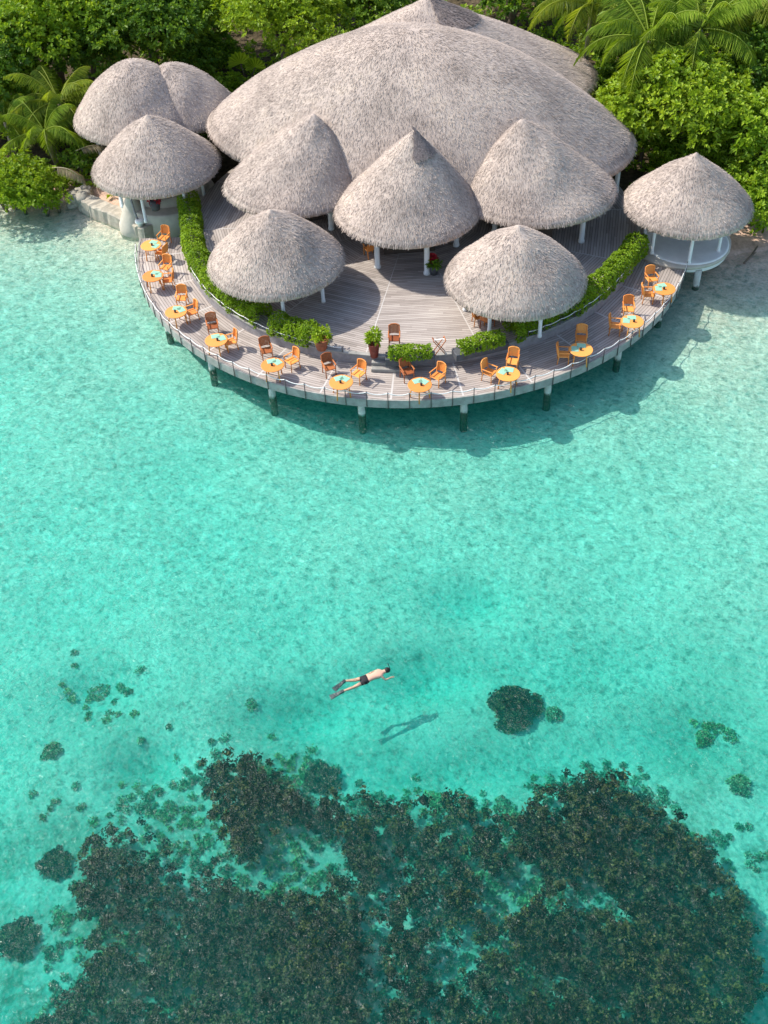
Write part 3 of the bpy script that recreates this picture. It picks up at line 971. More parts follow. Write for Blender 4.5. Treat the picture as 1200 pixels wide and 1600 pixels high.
# dry fallen fronds
for (px, py, rz, sc, lab) in ((82, 262, -.5, .55, 'dry tan palm frond lying on the beach bush'), (118, 236, .3, .5, 'dry pale palm frond drooping beside the side hut')):
    c = at(px, py, 2.1)
    o = FR[1].build('dry_frond', M['frond_dry'])
    o.location = c; o.rotation_euler = (.1, .15, rz); o.scale = (sc,) * 3
    tag(o, lab, 'palm frond', 'dry fronds on the left shore')

# fan leaf plant by the big roof
c = at(383, 104, 2.4); gz = float(ground_h(c[0], c[1]))
t = thing('fan_palm', 'small fan palm with two round pleated leaves beside the big roof', 'palm', (c[0], c[1], gz))
for k, (dx, dz, rad, tw) in enumerate(((-.25, 2.1, .85, .1), (.65, 1.8, .7, -.3))):
    m = MB()
    n = 22
    aa = np.linspace(-.35, PI + .35, n)
    ctrp = np.array([dx, -.1, dz - .55])
    V = [ctrp]
    for j, a in enumerate(aa):
        rr = rad * (1.0 if j % 2 == 0 else .86)
        V.append(ctrp + np.array([rr * math.cos(a), -.35 * rr * math.sin(a) - (.07 if j % 2 else 0), rr * math.sin(a) * 1.1]))
    m.add(V, [(0, j + 1, j + 2) for j in range(n - 1)], tint=[.3 + .5 * (j % 2) for j in range(n - 1)])
    m.build('fan_leaf', M['leaf_lime'], t)
    MB().tube([(0, 0, -.1), (dx * .6, -.05, (dz - .55) * .6), ctrp], .03, 6).build('stalk', M['frond'].copy() if False else M['bark'], t)


def hedge(label, pts, width, hgt, z, leaf='leaf_hedge', seed=0, planter=None, dens=250):
    r = np.random.default_rng(seed)
    P = np.array([at(px, py, z)[:2] for px, py in pts])
    seg = np.r_[0, np.cumsum(np.linalg.norm(np.diff(P, axis=0), axis=1))]
    L = seg[-1]
    mid = P.mean(0)
    t = thing('clipped_hedge', label, 'hedge', (mid[0], mid[1], z))
    n = int(L * (width + 1.6 * hgt) * dens)
    s = r.uniform(0, L, n)
    c = np.c_[np.interp(s, seg, P[:, 0]), np.interp(s, seg, P[:, 1])]
    s2 = np.minimum(s + .05, L); s1 = s2 - .05
    T = np.c_[np.interp(s2, seg, P[:, 0]) - np.interp(s1, seg, P[:, 0]), np.interp(s2, seg, P[:, 1]) - np.interp(s1, seg, P[:, 1])]
    T /= np.linalg.norm(T, axis=1)[:, None] + 1e-9
    Nn = np.c_[-T[:, 1], T[:, 0]]
    a = r.uniform(-.2, PI + .2, n)
    bump = 1 + .08 * np.sin(s * 3.1 + seed) + .06 * np.sin(s * 7.3) + r.normal(0, .05, n)
    inr = np.where(r.uniform(0, 1, n) < .75, 1.0, r.uniform(.5, .9, n))
    ca, sa = np.cos(a), np.sin(a)
    off = np.sign(ca) * np.abs(ca) ** .7 * width / 2 * bump * inr
    zz = np.maximum(np.abs(sa) ** .6 * np.sign(sa) * hgt * bump * inr, 0.02)
    p = np.c_[c + Nn * off[:, None] - mid, zz]
    nr = np.c_[Nn * ca[:, None], np.maximum(sa, .2) + .3]
    mb = MB()
    rosettes(mb, p, nr, 6, .105, .062, r, np.clip(r.normal(.5, .2, n) + .15 * np.sin(s * 1.7), 0, 1))
    mb.build('foliage', M[leaf], t)
    return t


hedge('long clipped hedge curving around the left pavilion', [(296, 322), (299, 345), (301, 372), (305, 400), (320, 428), (342, 456), (372, 480), (414, 504)], 1.0, .82, ZU + .02, seed=1)
hedge('short clipped hedge between the long left hedge and the rust pot', [(430, 512), (462, 524), (492, 533)], 1.0, .75, ZU + .02, seed=2)
hedge('long hedge below the right pavilion, dark at its shaded lower end', [(797, 526), (850, 503), (900, 480), (935, 455), (968, 422), (998, 386)], 1.0, .8, ZU + .02, seed=3)
h = hedge('short lime hedge at the opening beside the folding stand', [(716, 549), (750, 541), (785, 532)], .6, .5, ZU + .35, seed=4)
h2 = hedge('small lime hedge in a dark planter box at the middle of the wall', [(608, 556), (640, 556), (674, 554)], .55, .45, ZU + .35, seed=5)
for hh, (xa, ya, xb, yb) in ((h2, (604, 560, 678, 558)), (h, (711, 554, 790, 535))):
    p, q = at(xa, ya, ZU + .2), at(xb, yb, ZU + .2)
    L = np.linalg.norm(q - p); ang = math.atan2(q[1] - p[1], q[0] - p[0]); mm = (p + q) / 2 - np.array(hh.location)
    MB().box((mm[0], mm[1], -.17), (L + .1, .6, .36), ang, bev=.02).build('planter_box', M['planter'], hh)


def pot(label, px, py, r, hgt, ph, mat, seed, name='potted_plant', leaf='leaf_lime', z=ZU):
    c = at(px, py, z)
    t = thing(name, label, 'potted plant', (c[0], c[1], z + .004))
    MB().lathe([(r * .7, 0), (r * .95, hgt * .6), (r * 1.05, hgt * .92), (r * 1.1, hgt), (r * .95, hgt), (r * .9, hgt * .9)], (0, 0, 0), 20).build('pot', M[mat], t)
    rr = np.random.default_rng(seed)
    n = 46
    d = ellipsoid_points(n, rr)
    p = d * np.array([r * 1.15, r * 1.15, ph * .55]) * rr.uniform(.4, 1, n)[:, None] + np.array([0, 0, hgt + ph * .45])
    mb = MB(); rosettes(mb, p, d + np.array([0, 0, .7]), 7, .26, .09, rr, np.clip(rr.normal(.5, .2, n), 0, 1))
    mb.build('leaves', M[leaf], t)
    MB().tube([(0, 0, hgt * .8), (0, 0, hgt + ph * .5)], .03, 6).build('stem', M['bark'], t)
    return t


pot('green leafy plant in a rust coloured pot at the end of the short hedge', 503, 545, .33, .55, .7, 'rust', 5)
pot('lime green plant in a tall dark red pot beside the entry step', 585, 557, .25, .75, .75, 'terracotta', 6)
pot('small green pot of red flowers at the foot of the middle porch column', 678, 428, .24, .5, .3, 'planter', 7, leaf='leaf_dark')


def flowers(label, px, py, z, r=.35):
    c = at(px, py, z)
    t = thing('red_flower_plant', label, 'flowers', (c[0], c[1], ZU + .004))
    rr = np.random.default_rng(int(px))
    d = ellipsoid_points(40, rr)
    hh = z - ZU
    mb = MB(); rosettes(mb, d * r * .6 + np.array([0, 0, hh]), d + np.array([0, 0, .4]), 6, .2, .12, rr, rr.uniform(0, 1, 40))
    mb.build('blossom', M['red'], t)
    MB().lathe([(r * .5, 0), (r * .7, hh * .5), (r * .55, hh * .8)], (0, 0, 0), 14).build('vase', M['planter'], t)


flowers('red blossoms in a vase under the edge of the left porch roof', 470, 327, 2.5)
flowers('red blossoms standing on the cream plinth of the side hut', 240, 309, 2.3, .45)
flowers('single red bloom beside the middle porch column', 676, 404, 2.4, .2)

# folding tray stand
c = at(686, 552, ZU)
t = thing('tray_stand', 'folding wooden tray stand with crossed legs beside the small planter', 'tray stand', (c[0], c[1], ZU + .004), .15)
for sy in (-.16, .16):
    for sx in (-1, 1):
        MB().tube([(sx * .27, sy + .02 * sx, 0), (-sx * .27, sy + .02 * sx, .78)], .022, 6).build('leg', M['brown'], t)
for sx in (-1, 1):
    MB().tube([(sx * .27, -.19, .78), (sx * .27, .19, .78)], .022, 6).build('rail', M['brown'], t)
MB().box((0, 0, .775), (.54, .05, .01)).build('strap', M['rope'], t)

# ------------------------------------------------------------------ tables and chairs
def make_chair(mat, label):
    t = thing('wooden_armchair', label, 'chair')
    # seat with a shallow dished pad, faces -Y
    MB().box((0, -.01, .43), (.50, .48, .05), bev=.02).build('seat', M[mat], t)
    m = MB()
    n = 9
    xs = np.linspace(-.25, .25, n)
    for k in range(n - 1):
        x = (xs[k] + xs[k + 1]) / 2
        yb = .235 + .06 * (1 - (x / .25) ** 2)
        top = .93 + .05 * (1 - (x / .25) ** 2)
        hh = top - .50
        m.box((x, yb + .05, .50 + hh / 2), (.056, .028, hh), 0, -.16, bev=.006)
    m.tube([(x, .30 + .06 * (1 - (x / .25) ** 2), .93 + .05 * (1 - (x / .25) ** 2)) for x in xs], .028, 6)
    m.build('backrest', M[mat], t)
    for sx in (-1, 1):
        MB().tube([(sx * .235, -.23, 0), (sx * .235, -.22, .64)], .024, 6).build('leg', M[mat], t)
        MB().tube([(sx * .235, .27, 0), (sx * .235, .22, .42), (sx * .245, .30, .93)], .024, 6).build('leg', M[mat], t)
        MB().box((sx * .255, 0, .655), (.06, .54, .03), bev=.01).build('armrest', M[mat], t)
    return t


def make_table():
    t = thing('round_table', '', 'table')
    MB().lathe([(.50, .70), (.53, .715), (.535, .73), (.52, .745)], (0, 0, 0), 36).build('tabletop', M['orange'], t)
    MB().lathe([(.40, .62), (.40, .70)], (0, 0, 0), 24, caps=False).build('apron', M['orange'], t)
    for k in range(4):
        a = PI / 4 + k * PI / 2
        MB().tube([(.44 * math.cos(a), .44 * math.sin(a), 0), (.36 * math.cos(a), .36 * math.sin(a), .70)], .03, 7).build('leg', M['orange'], t)
    return t


def make_mat():
    return MB().box((0, 0, .006), (.40, .32, .012), bev=.004)


ORD = ['first', 'second', 'third', 'fourth', 'fifth', 'sixth']
chairs, tabs, mats, glasses = {}, [], [], []


def put_chair(px, py, face, label, group, mat='orange', z=ZL):
    c = at(px, py, z + .45)
    if mat not in chairs:
        o = chairs[mat] = make_chair(mat, label)
    else:
        o = copy_tree(chairs[mat])
    o['label'] = label; o['group'] = group
    dx, dy = face[0] - c[0], face[1] - c[1]
    o.location = (c[0], c[1], z + .004)
    o.rotation_euler = (0, 0, math.atan2(dy, dx) + PI / 2)
    return o


sets = [  # table, chair towards the hedge, chair towards the side; which end it is counted from
    ((236, 383), (256, 371), (252, 394)),
    ((239, 431), (259, 417), (262, 437)),
    ((275, 487), (284, 465), (299, 487)),
    ((338, 531), (332, 509), (360, 533)),
    ((426, 570), (416, 547), (456, 563)),
    ((533, 597), (514, 573), (560, 583)),
    ((656, 601), (636, 580), (684, 587)),
    ((794, 584), (801, 564), (765, 581)),
    ((908, 546), (908, 528), (881, 553)),
    ((988, 502), (982, 482), (962, 508)),
    ((1038, 451), (1018, 435), (1013, 459)),
]
for k, (tp, cb, cs) in enumerate(sets):
    where = f'{ORD[k]} from the cream plinth along the rope rail' if k < 6 else f'{ORD[10 - k]} from the white platform along the rope rail'
    who = f'{ORD[k]} table from the cream plinth' if k < 6 else f'{ORD[10 - k]} table from the white platform'
    c = at(tp[0], tp[1], ZL + .74)
    if not tabs:
        o = make_table()
    else:
        o = copy_tree(tabs[0])
    tabs.append(o)
    o.location = (c[0], c[1], ZL + .004)
    o.rotation_euler = (0, 0, k * .37)
    o['label'] = f'round orange table, {where}'
    o['group'] = 'round tables along the outer rail'
    side = 'right' if cs[0] > tp[0] else 'left'
    cc1 = put_chair(*cb, c, f'wooden armchair at the {who}, backing the hedge', 'armchairs at the rail tables', 'brown' if k in (3, 4, 5, 6) else 'orange')
    cc2 = put_chair(*cs, c, f'orange armchair at the {who}, beside the table', 'armchairs at the rail tables')
    for j, (cp, nm) in enumerate(((cc1, 'hedge side'), (cc2, 'far side'))):
        d = np.array([cp.location[0] - c[0], cp.location[1] - c[1]]); d /= np.linalg.norm(d)
        if not mats:
            m = make_mat().build('placemat', M['mint'])
        else:
            m = mats[0].copy(); C.objects.link(m)
        mats.append(m)
        m.location = (c[0] + d[0] * .27, c[1] + d[1] * .27, ZL + .7515)
        m.rotation_euler = (0, 0, math.atan2(d[1], d[0]) + PI / 2)
        tag(m, f'mint cloth mat on the {who}, {nm}', 'placemat', 'mint cloth mats on the tables')
    if not glasses:
        gl = MB().lathe([(.05, 0), (.055, .1), (.045, .13)], (0, 0, 0), 12).build('table_lantern', M['glass'])
    else:
        gl = glasses[0].copy(); C.objects.link(gl)
    glasses.append(gl)
    gl.location = (c[0] + .06 * math.cos(k * 2.1), c[1] - .06, ZL + .7505)
    tag(gl, f'small dark candle glass in the middle of the {who}', 'candle glass', 'candle glasses on the tables')

put_chair(616, 528, at(616, 560, ZU), 'single orange armchair on the raised deck behind the small planter', 'armchairs on the raised deck', 'brown', ZU)
put_chair(748, 493, at(790, 500, ZU), 'orange armchair under the left edge of the right pavilion, outer of the two', 'armchairs on the raised deck', 'orange', ZU)
put_chair(762, 499, at(800, 480, ZU), 'orange armchair under the left edge of the right pavilion, nearer its column', 'armchairs on the raised deck', 'brown', ZU)
put_chair(578, 388, at(560, 380, ZU), 'orange armchair under the middle porch roof left of the column', 'armchairs on the raised deck', 'orange', ZU)

# ------------------------------------------------------------------ stone wall and shore things
t = thing('stone_sea_wall', 'low coral stone sea wall with a pale flat cap at the left shore', 'sea wall', (0, 0, 0))
wp = [at(x, y, .9) for x, y in ((132, 305), (150, 314), (178, 325), (212, 340), (232, 351))]
cap, face = MB(), MB()
wp = np.array(wp)
cl = np.c_[np.interp(np.linspace(0, 4, 25), range(5), wp[:, 0]), np.interp(np.linspace(0, 4, 25), range(5), wp[:, 1])]
r = np.random.default_rng(3)
tn = np.gradient(cl, axis=0); tn /= np.linalg.norm(tn, axis=1)[:, None]
nn = np.c_[-tn[:, 1], tn[:, 0]]
prof = [(-.42, -.9), (-.42, .70), (-.36, .78), (.36, .80), (.45, .74), (.45, -.9)]
V = np.concatenate([np.c_[cl + nn * (o_ + 0) + r.normal(0, .03, cl.shape), np.full(25, z_) + r.normal(0, .03, 25)] for o_, z_ in prof])
Fc = [(k * 25 + a, k * 25 + a + 1, (k + 1) * 25 + a + 1, (k + 1) * 25 + a) for k in range(5) for a in range(24)]
Fc += [tuple(k * 25 for k in range(6)), tuple(k * 25 + 24 for k in reversed(range(6)))]
MB().add(V, Fc).build('wall_body', M['stonecap'], t)


def lump(r_, seed, sub=2):
    bm_v, bm_f = ICO[sub]
    rr = np.random.default_rng(seed)
    k = rr.normal(0, 1, (5, 3)) * 2.2; ph = rr.uniform(0, 6.3, 5)
    n = sum(np.sin(bm_v @ k[i_] + ph[i_]) for i_ in range(5)) / 5
    return bm_v * (1 + .33 * n)[:, None] * r_, bm_f


def ico(sub):
    import bmesh
    bm = bmesh.new()
    bmesh.ops.create_icosphere(bm, subdivisions=sub, radius=1)
    bm.verts.ensure_lookup_table()
    v = np.array([x.co[:] for x in bm.verts]); f = [tuple(q.index for q in x.verts) for x in bm.faces]
    bm.free()
    return v, f


ICO = {1: ico(1), 2: ico(2), 3: ico(3)}
for k in range(26):
    a = r.uniform(0, 1)
    c = at(112 + r.normal(0, 8) + 24 * a, 300 + r.normal(0, 6) + 12 * a, .4)
    v, f = lump(r.uniform(.24, .5), 500 + k)
    o = MB().add(v * np.array([1, 1, .75]), f, smooth=True).build('coral_boulder', M['stone'])
    o.location = (c[0], c[1], max(.1, .75 - .03 * k + r.uniform(-.1, .1)))
    tag(o, 'grey coral boulder heaped at the rounded end of the sea wall', 'boulder', 'boulders at the end of the sea wall')

# flared white plaster buttress at the end of the wall
c0 = at(212, 352, .6)
t = thing('plaster_buttress', 'flared white plaster pier with a capped post at the end of the sea wall', 'pier', (c0[0], c0[1], 0))
MB().lathe([(1.0, -.4), (.95, .4), (.6, 1.2), (.32, 1.9), (.22, 2.5), (.2, 3.3)], (-.1, .7, 0), 20).build('flared_base', M['plaster'], t)
MB().lathe([(.16, -1.2), (.15, .95), (.26, .97), (.26, 1.1), (.2, 1.16)], (.35, -.35, 0), 14).build('capped_post', M['whiteplaster'], t)
MB().tube([(.05, -.2, 3.0), (.15, -.25, 1.6), (.25, -.3, 1.1)], .06, 6).build('brace', M['greywood'], t)

c = at(1175, 397, .15)
o = MB().tube([(-.55, -.6, 0.0), (0, 0, .05), (.5, .75, .12)], [.05, .06, .04], 7).tube([(0, 0, .05), (.25, .12, .16)], [.03, .015], 6).build('driftwood', M['bark'])
o.location = (c[0], c[1], float(ground_h(c[0], c[1])) + .05)
tag(o, 'dark driftwood branch lying on the wet sand near the water hut', 'driftwood')

# ------------------------------------------------------------------ reef
edge = [(15, 1640), (60, 1560), (112, 1530), (142, 1480), (128, 1425), (118, 1380), (135, 1320), (165, 1285), (225, 1290), (255, 1265), (300, 1275), (335, 1255), (325, 1215),
        (345, 1190), (400, 1190), (425, 1215), (455, 1240), (520, 1262), (548, 1240), (585, 1235), (612, 1262), (680, 1252), (710, 1235), (745, 1258), (800, 1272), (838, 1258), (858, 1228),
        (905, 1212), (955, 1222), (1010, 1268), (1062, 1292), (1105, 1340), (1150, 1392), (1178, 1450), (1186, 1540), (1188, 1640)]
holes = [(292, 1318, 42, 34), (442, 1362, 66, 26), (470, 1330, 30, 26), (590, 1398, 13, 22), (582, 1462, 24, 12), (800, 1384, 36, 24), (915, 1395, 26, 24), (962, 1408, 24, 14), (702, 1500, 30, 22),
         (278, 1538, 18, 18), (588, 1556, 14, 52), (640, 1322, 18, 12), (692, 1350, 14, 8), (190, 1540, 16, 12), (960, 1556, 26, 14), (745, 1470, 16, 12), (1085, 1505, 14, 12), (470, 1572, 9, 8),
         (420, 1290, 20, 14), (720, 1292, 12, 10), (520, 1300, 12, 16), (350, 1460, 10, 8), (840, 1530, 18, 10), (640, 1440, 12, 8), (1040, 1400, 12, 10), (235, 1395, 8, 14)]
E_ = np.array(edge, float)


def inside(p):
    x, y = p[:, 0], p[:, 1]
    ins = np.zeros(len(p), bool)
    n = len(E_)
    for k in range(n):
        x1, y1 = E_[k]; x2, y2 = E_[(k + 1) % n]
        cnd = ((y1 > y) != (y2 > y)) & (x < (x2 - x1) * (y - y1) / (y2 - y1 + 1e-9) + x1)
        ins ^= cnd
    return ins


r = np.random.default_rng(99)
N0 = 15000
pp = np.c_[r.uniform(0, 1200, N0), r.uniform(1170, 1640, N0)]
jit = pp + np.c_[r.normal(0, 10, N0), r.normal(0, 10, N0)]
ok = inside(jit)
for hx, hy, ha, hb in holes:
    d = (((jit[:, 0] - hx) / ha) ** 2 + ((jit[:, 1] - hy) / hb) ** 2) / 2.2
    ok &= (d > 1.25) | (r.uniform(0, 1, N0) < .03)
lac = np.sin(pp[:, 0] * .061 + 1.7 * np.sin(pp[:, 1] * .043)) * np.sin(pp[:, 1] * .083 + 1.3 * np.sin(pp[:, 0] * .037)) + .5 * np.sin(pp[:, 0] * .17 + pp[:, 1] * .11) * np.sin(pp[:, 1] * .19 - pp[:, 0] * .07)
ok &= (lac > -.02 + .34 * np.sin(pp[:, 0] * .011)) | (r.uniform(0, 1, N0) < .10)
fringe = inside(pp + np.c_[r.normal(0, 8, N0), r.uniform(10, 55, N0)]) & ~ok & (r.uniform(0, 1, N0) < .16)
pts = pp[ok][:7000]
reef, weed = MB(), MB()
protos = [lump(1.0, k, 1) for k in range(10)]


def tufted(mb, c, sz, gz_top, flat, ntuft=15, blade=.115):
    """one knobbly colony with a ragged coat of little branches"""
    v, f = protos[r.integers(0, 10)]
    a = r.uniform(0, 6.3)
    R2 = np.array([[math.cos(a) * r.uniform(.8, 1.3), math.sin(a), 0], [-math.sin(a), math.cos(a) * r.uniform(.8, 1.2), 0], [0, 0, flat]])
    tn = float(np.clip(r.normal(.5, .35), 0, 1))
    ctr = np.array([c[0], c[1], gz_top])
    mb.add((v @ R2) * sz * .78 + ctr, f, tint=tn * .5, smooth=True)
    d = ellipsoid_points(ntuft, r); d[:, 2] = np.abs(d[:, 2])
    rosettes(mb, ctr + d * np.array([sz, sz, sz * flat]) * 1.0, d + np.array([0, 0, .3]), 4, blade, blade * .55, r, np.clip(tn + r.normal(0, .35, ntuft), 0, 1), (.3, 1.2))


def scatter(mb, pts, lo, hi, zlift, flat=(.6, .95), zref=-1.1, blade=.115):
    for (px, py) in pts:
        c = at(px, py, zref)
        sz = r.uniform(lo, hi) if r.uniform() < .8 else r.uniform(hi, hi * 1.6)
        gz = float(ground_h(c[0], c[1]))
        tufted(mb, c, sz, gz + zlift * r.uniform(.35, 1.0), r.uniform(*flat), blade=blade)


# reef flat: a lumpy base under the colonies, rising from the sand
rv, rf = [], []
bx, by = np.arange(-15, 15.5, .16), np.arange(9.5, 26, .16)
BX, BY = np.meshgrid(bx, by)
v_ = np.stack([BX, BY, np.full_like(BX, -1.1)], -1).reshape(-1, 3) - CAM
PXY = np.c_[600 + F * (v_ @ IX) / (v_ @ FW), 800 + F * (v_ @ IY) / (v_ @ FW)]
msk = inside(PXY + r.normal(0, 5, PXY.shape)).astype(float)
for hx, hy, ha, hb in holes:
    msk *= (((PXY[:, 0] - hx) / ha) ** 2 + ((PXY[:, 1] - hy) / hb) ** 2 > 3.2)
lac = np.sin(PXY[:, 0] * .061 + 1.7 * np.sin(PXY[:, 1] * .043)) * np.sin(PXY[:, 1] * .083 + 1.3 * np.sin(PXY[:, 0] * .037)) + .5 * np.sin(PXY[:, 0] * .17 + PXY[:, 1] * .11) * np.sin(PXY[:, 1] * .19 - PXY[:, 0] * .07)
msk *= lac > -.02 + .34 * np.sin(PXY[:, 0] * .011)
msk = msk.reshape(BX.shape)
sm = msk.copy()
for _ in range(3):
    sm = (sm + np.roll(sm, 1, 0) + np.roll(sm, -1, 0) + np.roll(sm, 1, 1) + np.roll(sm, -1, 1)) / 5
H_ = ground_h(BX, BY) - .25 + sm * (.48 + r.normal(0, .06, BX.shape))
ii = np.arange(BX.size).reshape(BX.shape)
qd = np.stack([ii[:-1, :-1], ii[:-1, 1:], ii[1:, 1:], ii[1:, :-1]], -1).reshape(-1, 4)
keep = (sm[:-1, :-1] > .05).reshape(-1)
reef_base = MB().add(np.stack([BX, BY, H_], -1).reshape(-1, 3), qd[keep].tolist(), tint=.15, smooth=True)
scatter(reef, pts, .06, .15, 1.25)
o = reef.build('coral_reef', M['coral'])
reef_base.build('reef_rock', M['coralgreen'], o)
tag(o, 'broad dark brown coral reef with sandy gaps at the bottom', 'coral reef', kind='stuff')
fx = pp[fringe]
ex = []
for cx_, cy_, sp, n_ in ((150, 1068, 34, 40), (230, 1240, 22, 26), (300, 1205, 20, 26), (430, 1190, 26, 34), (490, 1188, 24, 34), (560, 1235, 14, 16), (690, 1232, 18, 20), (880, 1212, 22, 34), (960, 1205, 24, 34),
                         (1030, 1240, 24, 30), (1120, 1130, 26, 16), (1130, 1300, 22, 14), (90, 1420, 14, 14), (80, 1470, 20, 14), (620, 1215, 30, 16), (780, 1250, 20, 16), (1180, 1340, 20, 10), (360, 1140, 50, 14), (70, 1240, 30, 8)):
    ex += [(r.normal(cx_, sp), r.normal(cy_, sp * .6)) for _ in range(int(n_ * .75))]
ex = np.array(ex)
scatter(weed, np.r_[fx, ex], .045, .12, .05, (.15, .35), -1.4)
o = weed.build('weedy_rubble', M['weed'])
tag(o, 'scattered dark green weedy rubble on the sand above the reef', 'weedy rubble', kind='stuff')


def coral_head(label, px, py, rad, n, seed, mat='coral', squash=1.0):
    rr = np.random.default_rng(seed)
    c = at(px, py, -1.1)
    gz = float(ground_h(c[0], c[1]))
    mb = MB()
    for k in range(int(n * 1.6)):
        a = rr.uniform(0, 6.3); q = math.sqrt(rr.uniform(0, 1)) * rad * (1 + .18 * math.sin(3 * a + seed) + .1 * math.sin(5 * a))
        sz = rr.uniform(.07, .17) * min(1, rad + .25)
        tufted(mb, (q * math.cos(a), q * math.sin(a)), sz, .1 + .75 * rad * max(0, 1 - (q / rad) ** 2) * rr.uniform(.6, 1), rr.uniform(.6, .95))
    o = mb.build('coral_mound', M[mat])
    o.location = (c[0], c[1], gz - .08)
    tag(o, label, 'coral', 'coral heads standing alone on the sand')


coral_head('large lone dark coral head beyond the swimmer', 806, 1088, .86, 120, 1)
coral_head('small green weedy coral beside the large lone coral head', 868, 1096, .22, 12, 2, 'weed')
coral_head('small dark coral patch left of the reef, nearest the left border', 74, 1156, .28, 14, 3, 'weed')
coral_head('dark round coral beside the upper left corner of the reef', 76, 1328, .48, 34, 4)
coral_head('dark coral lump against the lower left border', 14, 1442, .62, 44, 5)
coral_head('small green coral patch off the right flank of the reef', 1160, 1212, .32, 18, 6, 'weed')
coral_head('small dark coral patch above the reef on the right', 1108, 1128, .26, 14, 7, 'weed')
coral_head('dark coral pair in front of the upper edge of the reef at left', 500, 1192, .6, 40, 8)

# ------------------------------------------------------------------ snorkeller
def skin_body(name, joints, edges, parent, mat, sub=2, root=0):
    me = bpy.data.meshes.new(name)
    me.from_pydata([j[0] for j in joints], edges, [])
    o = bpy.data.objects.new(name, me)
    C.objects.link(o)
    o.parent = parent
    sk = o.modifiers.new('skin', 'SKIN'); sk.use_smooth_shade = True
    for v, j in zip(me.skin_vertices[0].data, joints):
        rr = j[1] if isinstance(j[1], tuple) else (j[1], j[1])
        v.radius = rr
    me.skin_vertices[0].data[root].use_root = True
    ss = o.modifiers.new('sub', 'SUBSURF'); ss.levels = sub; ss.render_levels = sub
    me.materials.append(mat)
    return o


hp = at(572, 1060, 0)
sw = thing('person', 'snorkeller in dark shorts and fins floating face down in the lagoon', 'person', (hp[0], hp[1], -.05))
def L(px, py, dz):
    q = at(px, py, 0) - hp
    return (q[0], q[1], dz)
J, Ed = [], []
def jn(p, rad, link=None):
    J.append((p, rad))
    if link is not None:
        Ed.append((link, len(J) - 1))
    return len(J) - 1
pel = jn(L(572, 1060.5, .0), (.155, .12))
wst = jn(L(580, 1057.5, .02), (.14, .11), pel)
che = jn(L(588.5, 1053.8, .03), (.165, .125), wst)
sho = jn(L(594.5, 1051.2, .03), (.15, .10), che)
nec = jn(L(598.8, 1049.5, .03), .062, sho)
hd1 = jn(L(602.2, 1048.0, .03), (.088, .095), nec)
hd2 = jn(L(606.6, 1046.2, .02), (.082, .09), hd1)
def arm(sp, ep, wp_, dz):
    a = jn(L(*sp, .02), .055, sho)
    b = jn(L(*ep, dz), .043, a)
    w_ = jn(L(*wp_, dz * 1.1), .032, b)
    d = np.array(J[w_][0]) - np.array(J[b][0]); d /= np.linalg.norm(d)
    sd = np.array([-d[1], d[0], 0])
    pm = np.array(J[w_][0]) + d * .07
    pi = jn(tuple(pm), (.038, .018), w_)
    for k, ln in zip((-1.5, -.5, .5, 1.5), (.065, .08, .085, .07)):
        k0 = jn(tuple(pm + d * .05 + sd * k * .019), .0095, pi)
        jn(tuple(pm + d * (.05 + ln) + sd * k * .023 + np.array([0, 0, -.015])), .008, k0)
    jn(tuple(pm + d * .02 + sd * .055 + np.array([0, 0, -.01])), .010, pi)
arm((596.5, 1056.2), (602, 1058.4), (608.5, 1055.5), -.10)
arm((592.5, 1046.6), (585, 1046.8), (577, 1050.2), -.03)
def leg(hip, kn, an, z1, z2):
    a = jn(L(*hip, -.01), .088, pel)
    k0 = jn(L(*kn, z1), .062, a)
    c1 = jn(tuple((np.array(J[k0][0]) * .6 + np.array(L(*an, z2)) * .4)), .057, k0)
    k1 = jn(L(*an, z2), .038, c1)
    return J[k1][0], J[k0][0]
anA, knA = leg((567.5, 1058.2), (553, 1060.5), (538, 1061.5), -.04, -.05)
anB, knB = leg((568.5, 1064.2), (553, 1071.5), (535.5, 1077.5), -.04, -.05)
skin_body('body', J, Ed, sw, M['skin'])
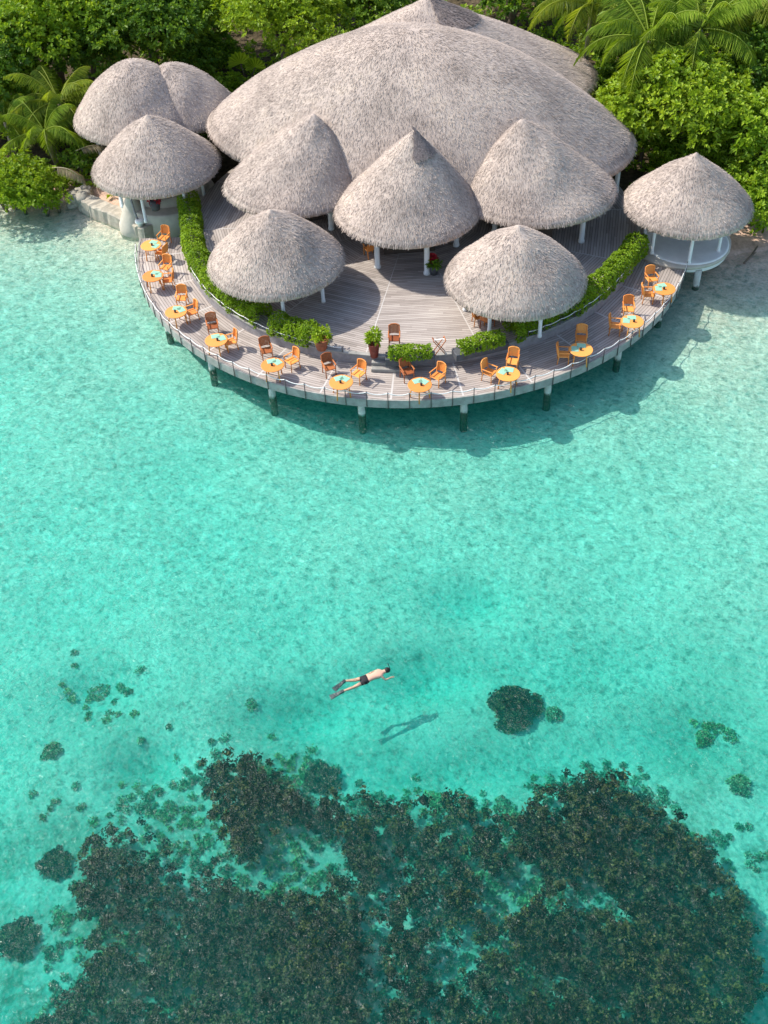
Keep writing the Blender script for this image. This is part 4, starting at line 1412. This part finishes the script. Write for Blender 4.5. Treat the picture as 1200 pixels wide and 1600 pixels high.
# shorts follow hips and thighs
SJ = [(L(577, 1058.7, .01), (.162, .13)), (L(572, 1060.5, .0), (.172, .14)), (L(567.5, 1058.2, -.01), .108), (L(560, 1059.6, -.025), .092), (L(568.5, 1064.2, -.01), .108), (L(561, 1067.8, -.025), .092)]
skin_body('shorts', SJ, [(0, 1), (1, 2), (2, 3), (1, 4), (4, 5)], sw, M['shorts'], root=1)
v, f = ICO[3]
hh = np.array(L(605.0, 1046.9, .05))
MB().add(v * np.array([.115, .105, .10]) + hh, f, smooth=True).build('hair', M['hair'], sw)
MB().tube([hh + np.array([.07, .02, -.08]), hh + np.array([.09, .1, .0]), hh + np.array([.05, .12, .16]), hh + np.array([.03, .12, .24])], .013, 7).build('snorkel', M['fin'], sw)
for an, kn, tipx in ((anA, knA, (521, 1073.5)), (anB, knB, (520.5, 1083))):
    an = np.array(an); tp = np.array(L(*tipx, -.12))
    d = tp - an; Ln = np.linalg.norm(d); d /= Ln
    sd = np.cross(d, [0, 0, 1.0]); sd /= np.linalg.norm(sd); up = np.cross(sd, d)
    m = MB()
    st = [(-.04, .045, .045), (.10, .05, .04), (.22, .07, .022), (.45 * 1, .10, .012), (max(Ln, .5), .115, .008)]
    V = np.concatenate([np.array([an + d * s_ + sd * w_ + up * h_, an + d * s_ - sd * w_ + up * h_, an + d * s_ - sd * w_ - up * h_, an + d * s_ + sd * w_ - up * h_]) for s_, w_, h_ in st])
    Fc = [(a * 4 + k, a * 4 + (k + 1) % 4, a * 4 + 4 + (k + 1) % 4, a * 4 + 4 + k) for a in range(4) for k in range(4)] + [(3, 2, 1, 0), (16, 17, 18, 19)]
    m.add(V, Fc).build('swim_fin', M['fin'], sw)

# ------------------------------------------------------------------ light, sky, camera
to_sun = np.array([-.84, .34, 1.0]); to_sun /= np.linalg.norm(to_sun)
el = math.asin(to_sun[2]); az = math.atan2(to_sun[0], to_sun[1])
W = bpy.data.worlds.new('World'); S.world = W; W.use_nodes = True
nt = W.node_tree; nt.nodes.clear()
sky = nt.nodes.new('ShaderNodeTexSky'); sky.sky_type = 'NISHITA'; sky.sun_disc = False
sky.sun_elevation = el; sky.sun_rotation = az; sky.air_density = 1.0; sky.dust_density = 1.5
bg = nt.nodes.new('ShaderNodeBackground'); bg.inputs[1].default_value = .15
wo = nt.nodes.new('ShaderNodeOutputWorld')
nt.links.new(sky.outputs[0], bg.inputs[0]); nt.links.new(bg.outputs[0], wo.inputs[0])
ld = bpy.data.lights.new('sun', 'SUN'); ld.energy = 3.4; ld.angle = math.radians(.6); ld.color = (1, .95, .86)
lo = bpy.data.objects.new('sun', ld); C.objects.link(lo)
import mathutils
lo.rotation_euler = mathutils.Vector(to_sun).to_track_quat('Z', 'Y').to_euler()
lo.location = (-30, 60, 60)

cd = bpy.data.cameras.new('camera'); co = bpy.data.objects.new('camera', cd); C.objects.link(co)
cd.sensor_fit = 'VERTICAL'; cd.sensor_height = 36; cd.lens = 36 * F / 1600; cd.clip_end = 2000
rot = mathutils.Matrix((IX, -IY, -FW)).transposed()
co.matrix_world = mathutils.Matrix.Translation(CAM) @ rot.to_4x4()
S.camera = co
S.view_settings.view_transform = 'Standard'; S.view_settings.look = 'None'
S.view_settings.exposure = .82; S.view_settings.gamma = 1
S.cycles.transparent_max_bounces = 24; S.cycles.max_bounces = 8; S.cycles.volume_bounces = 3
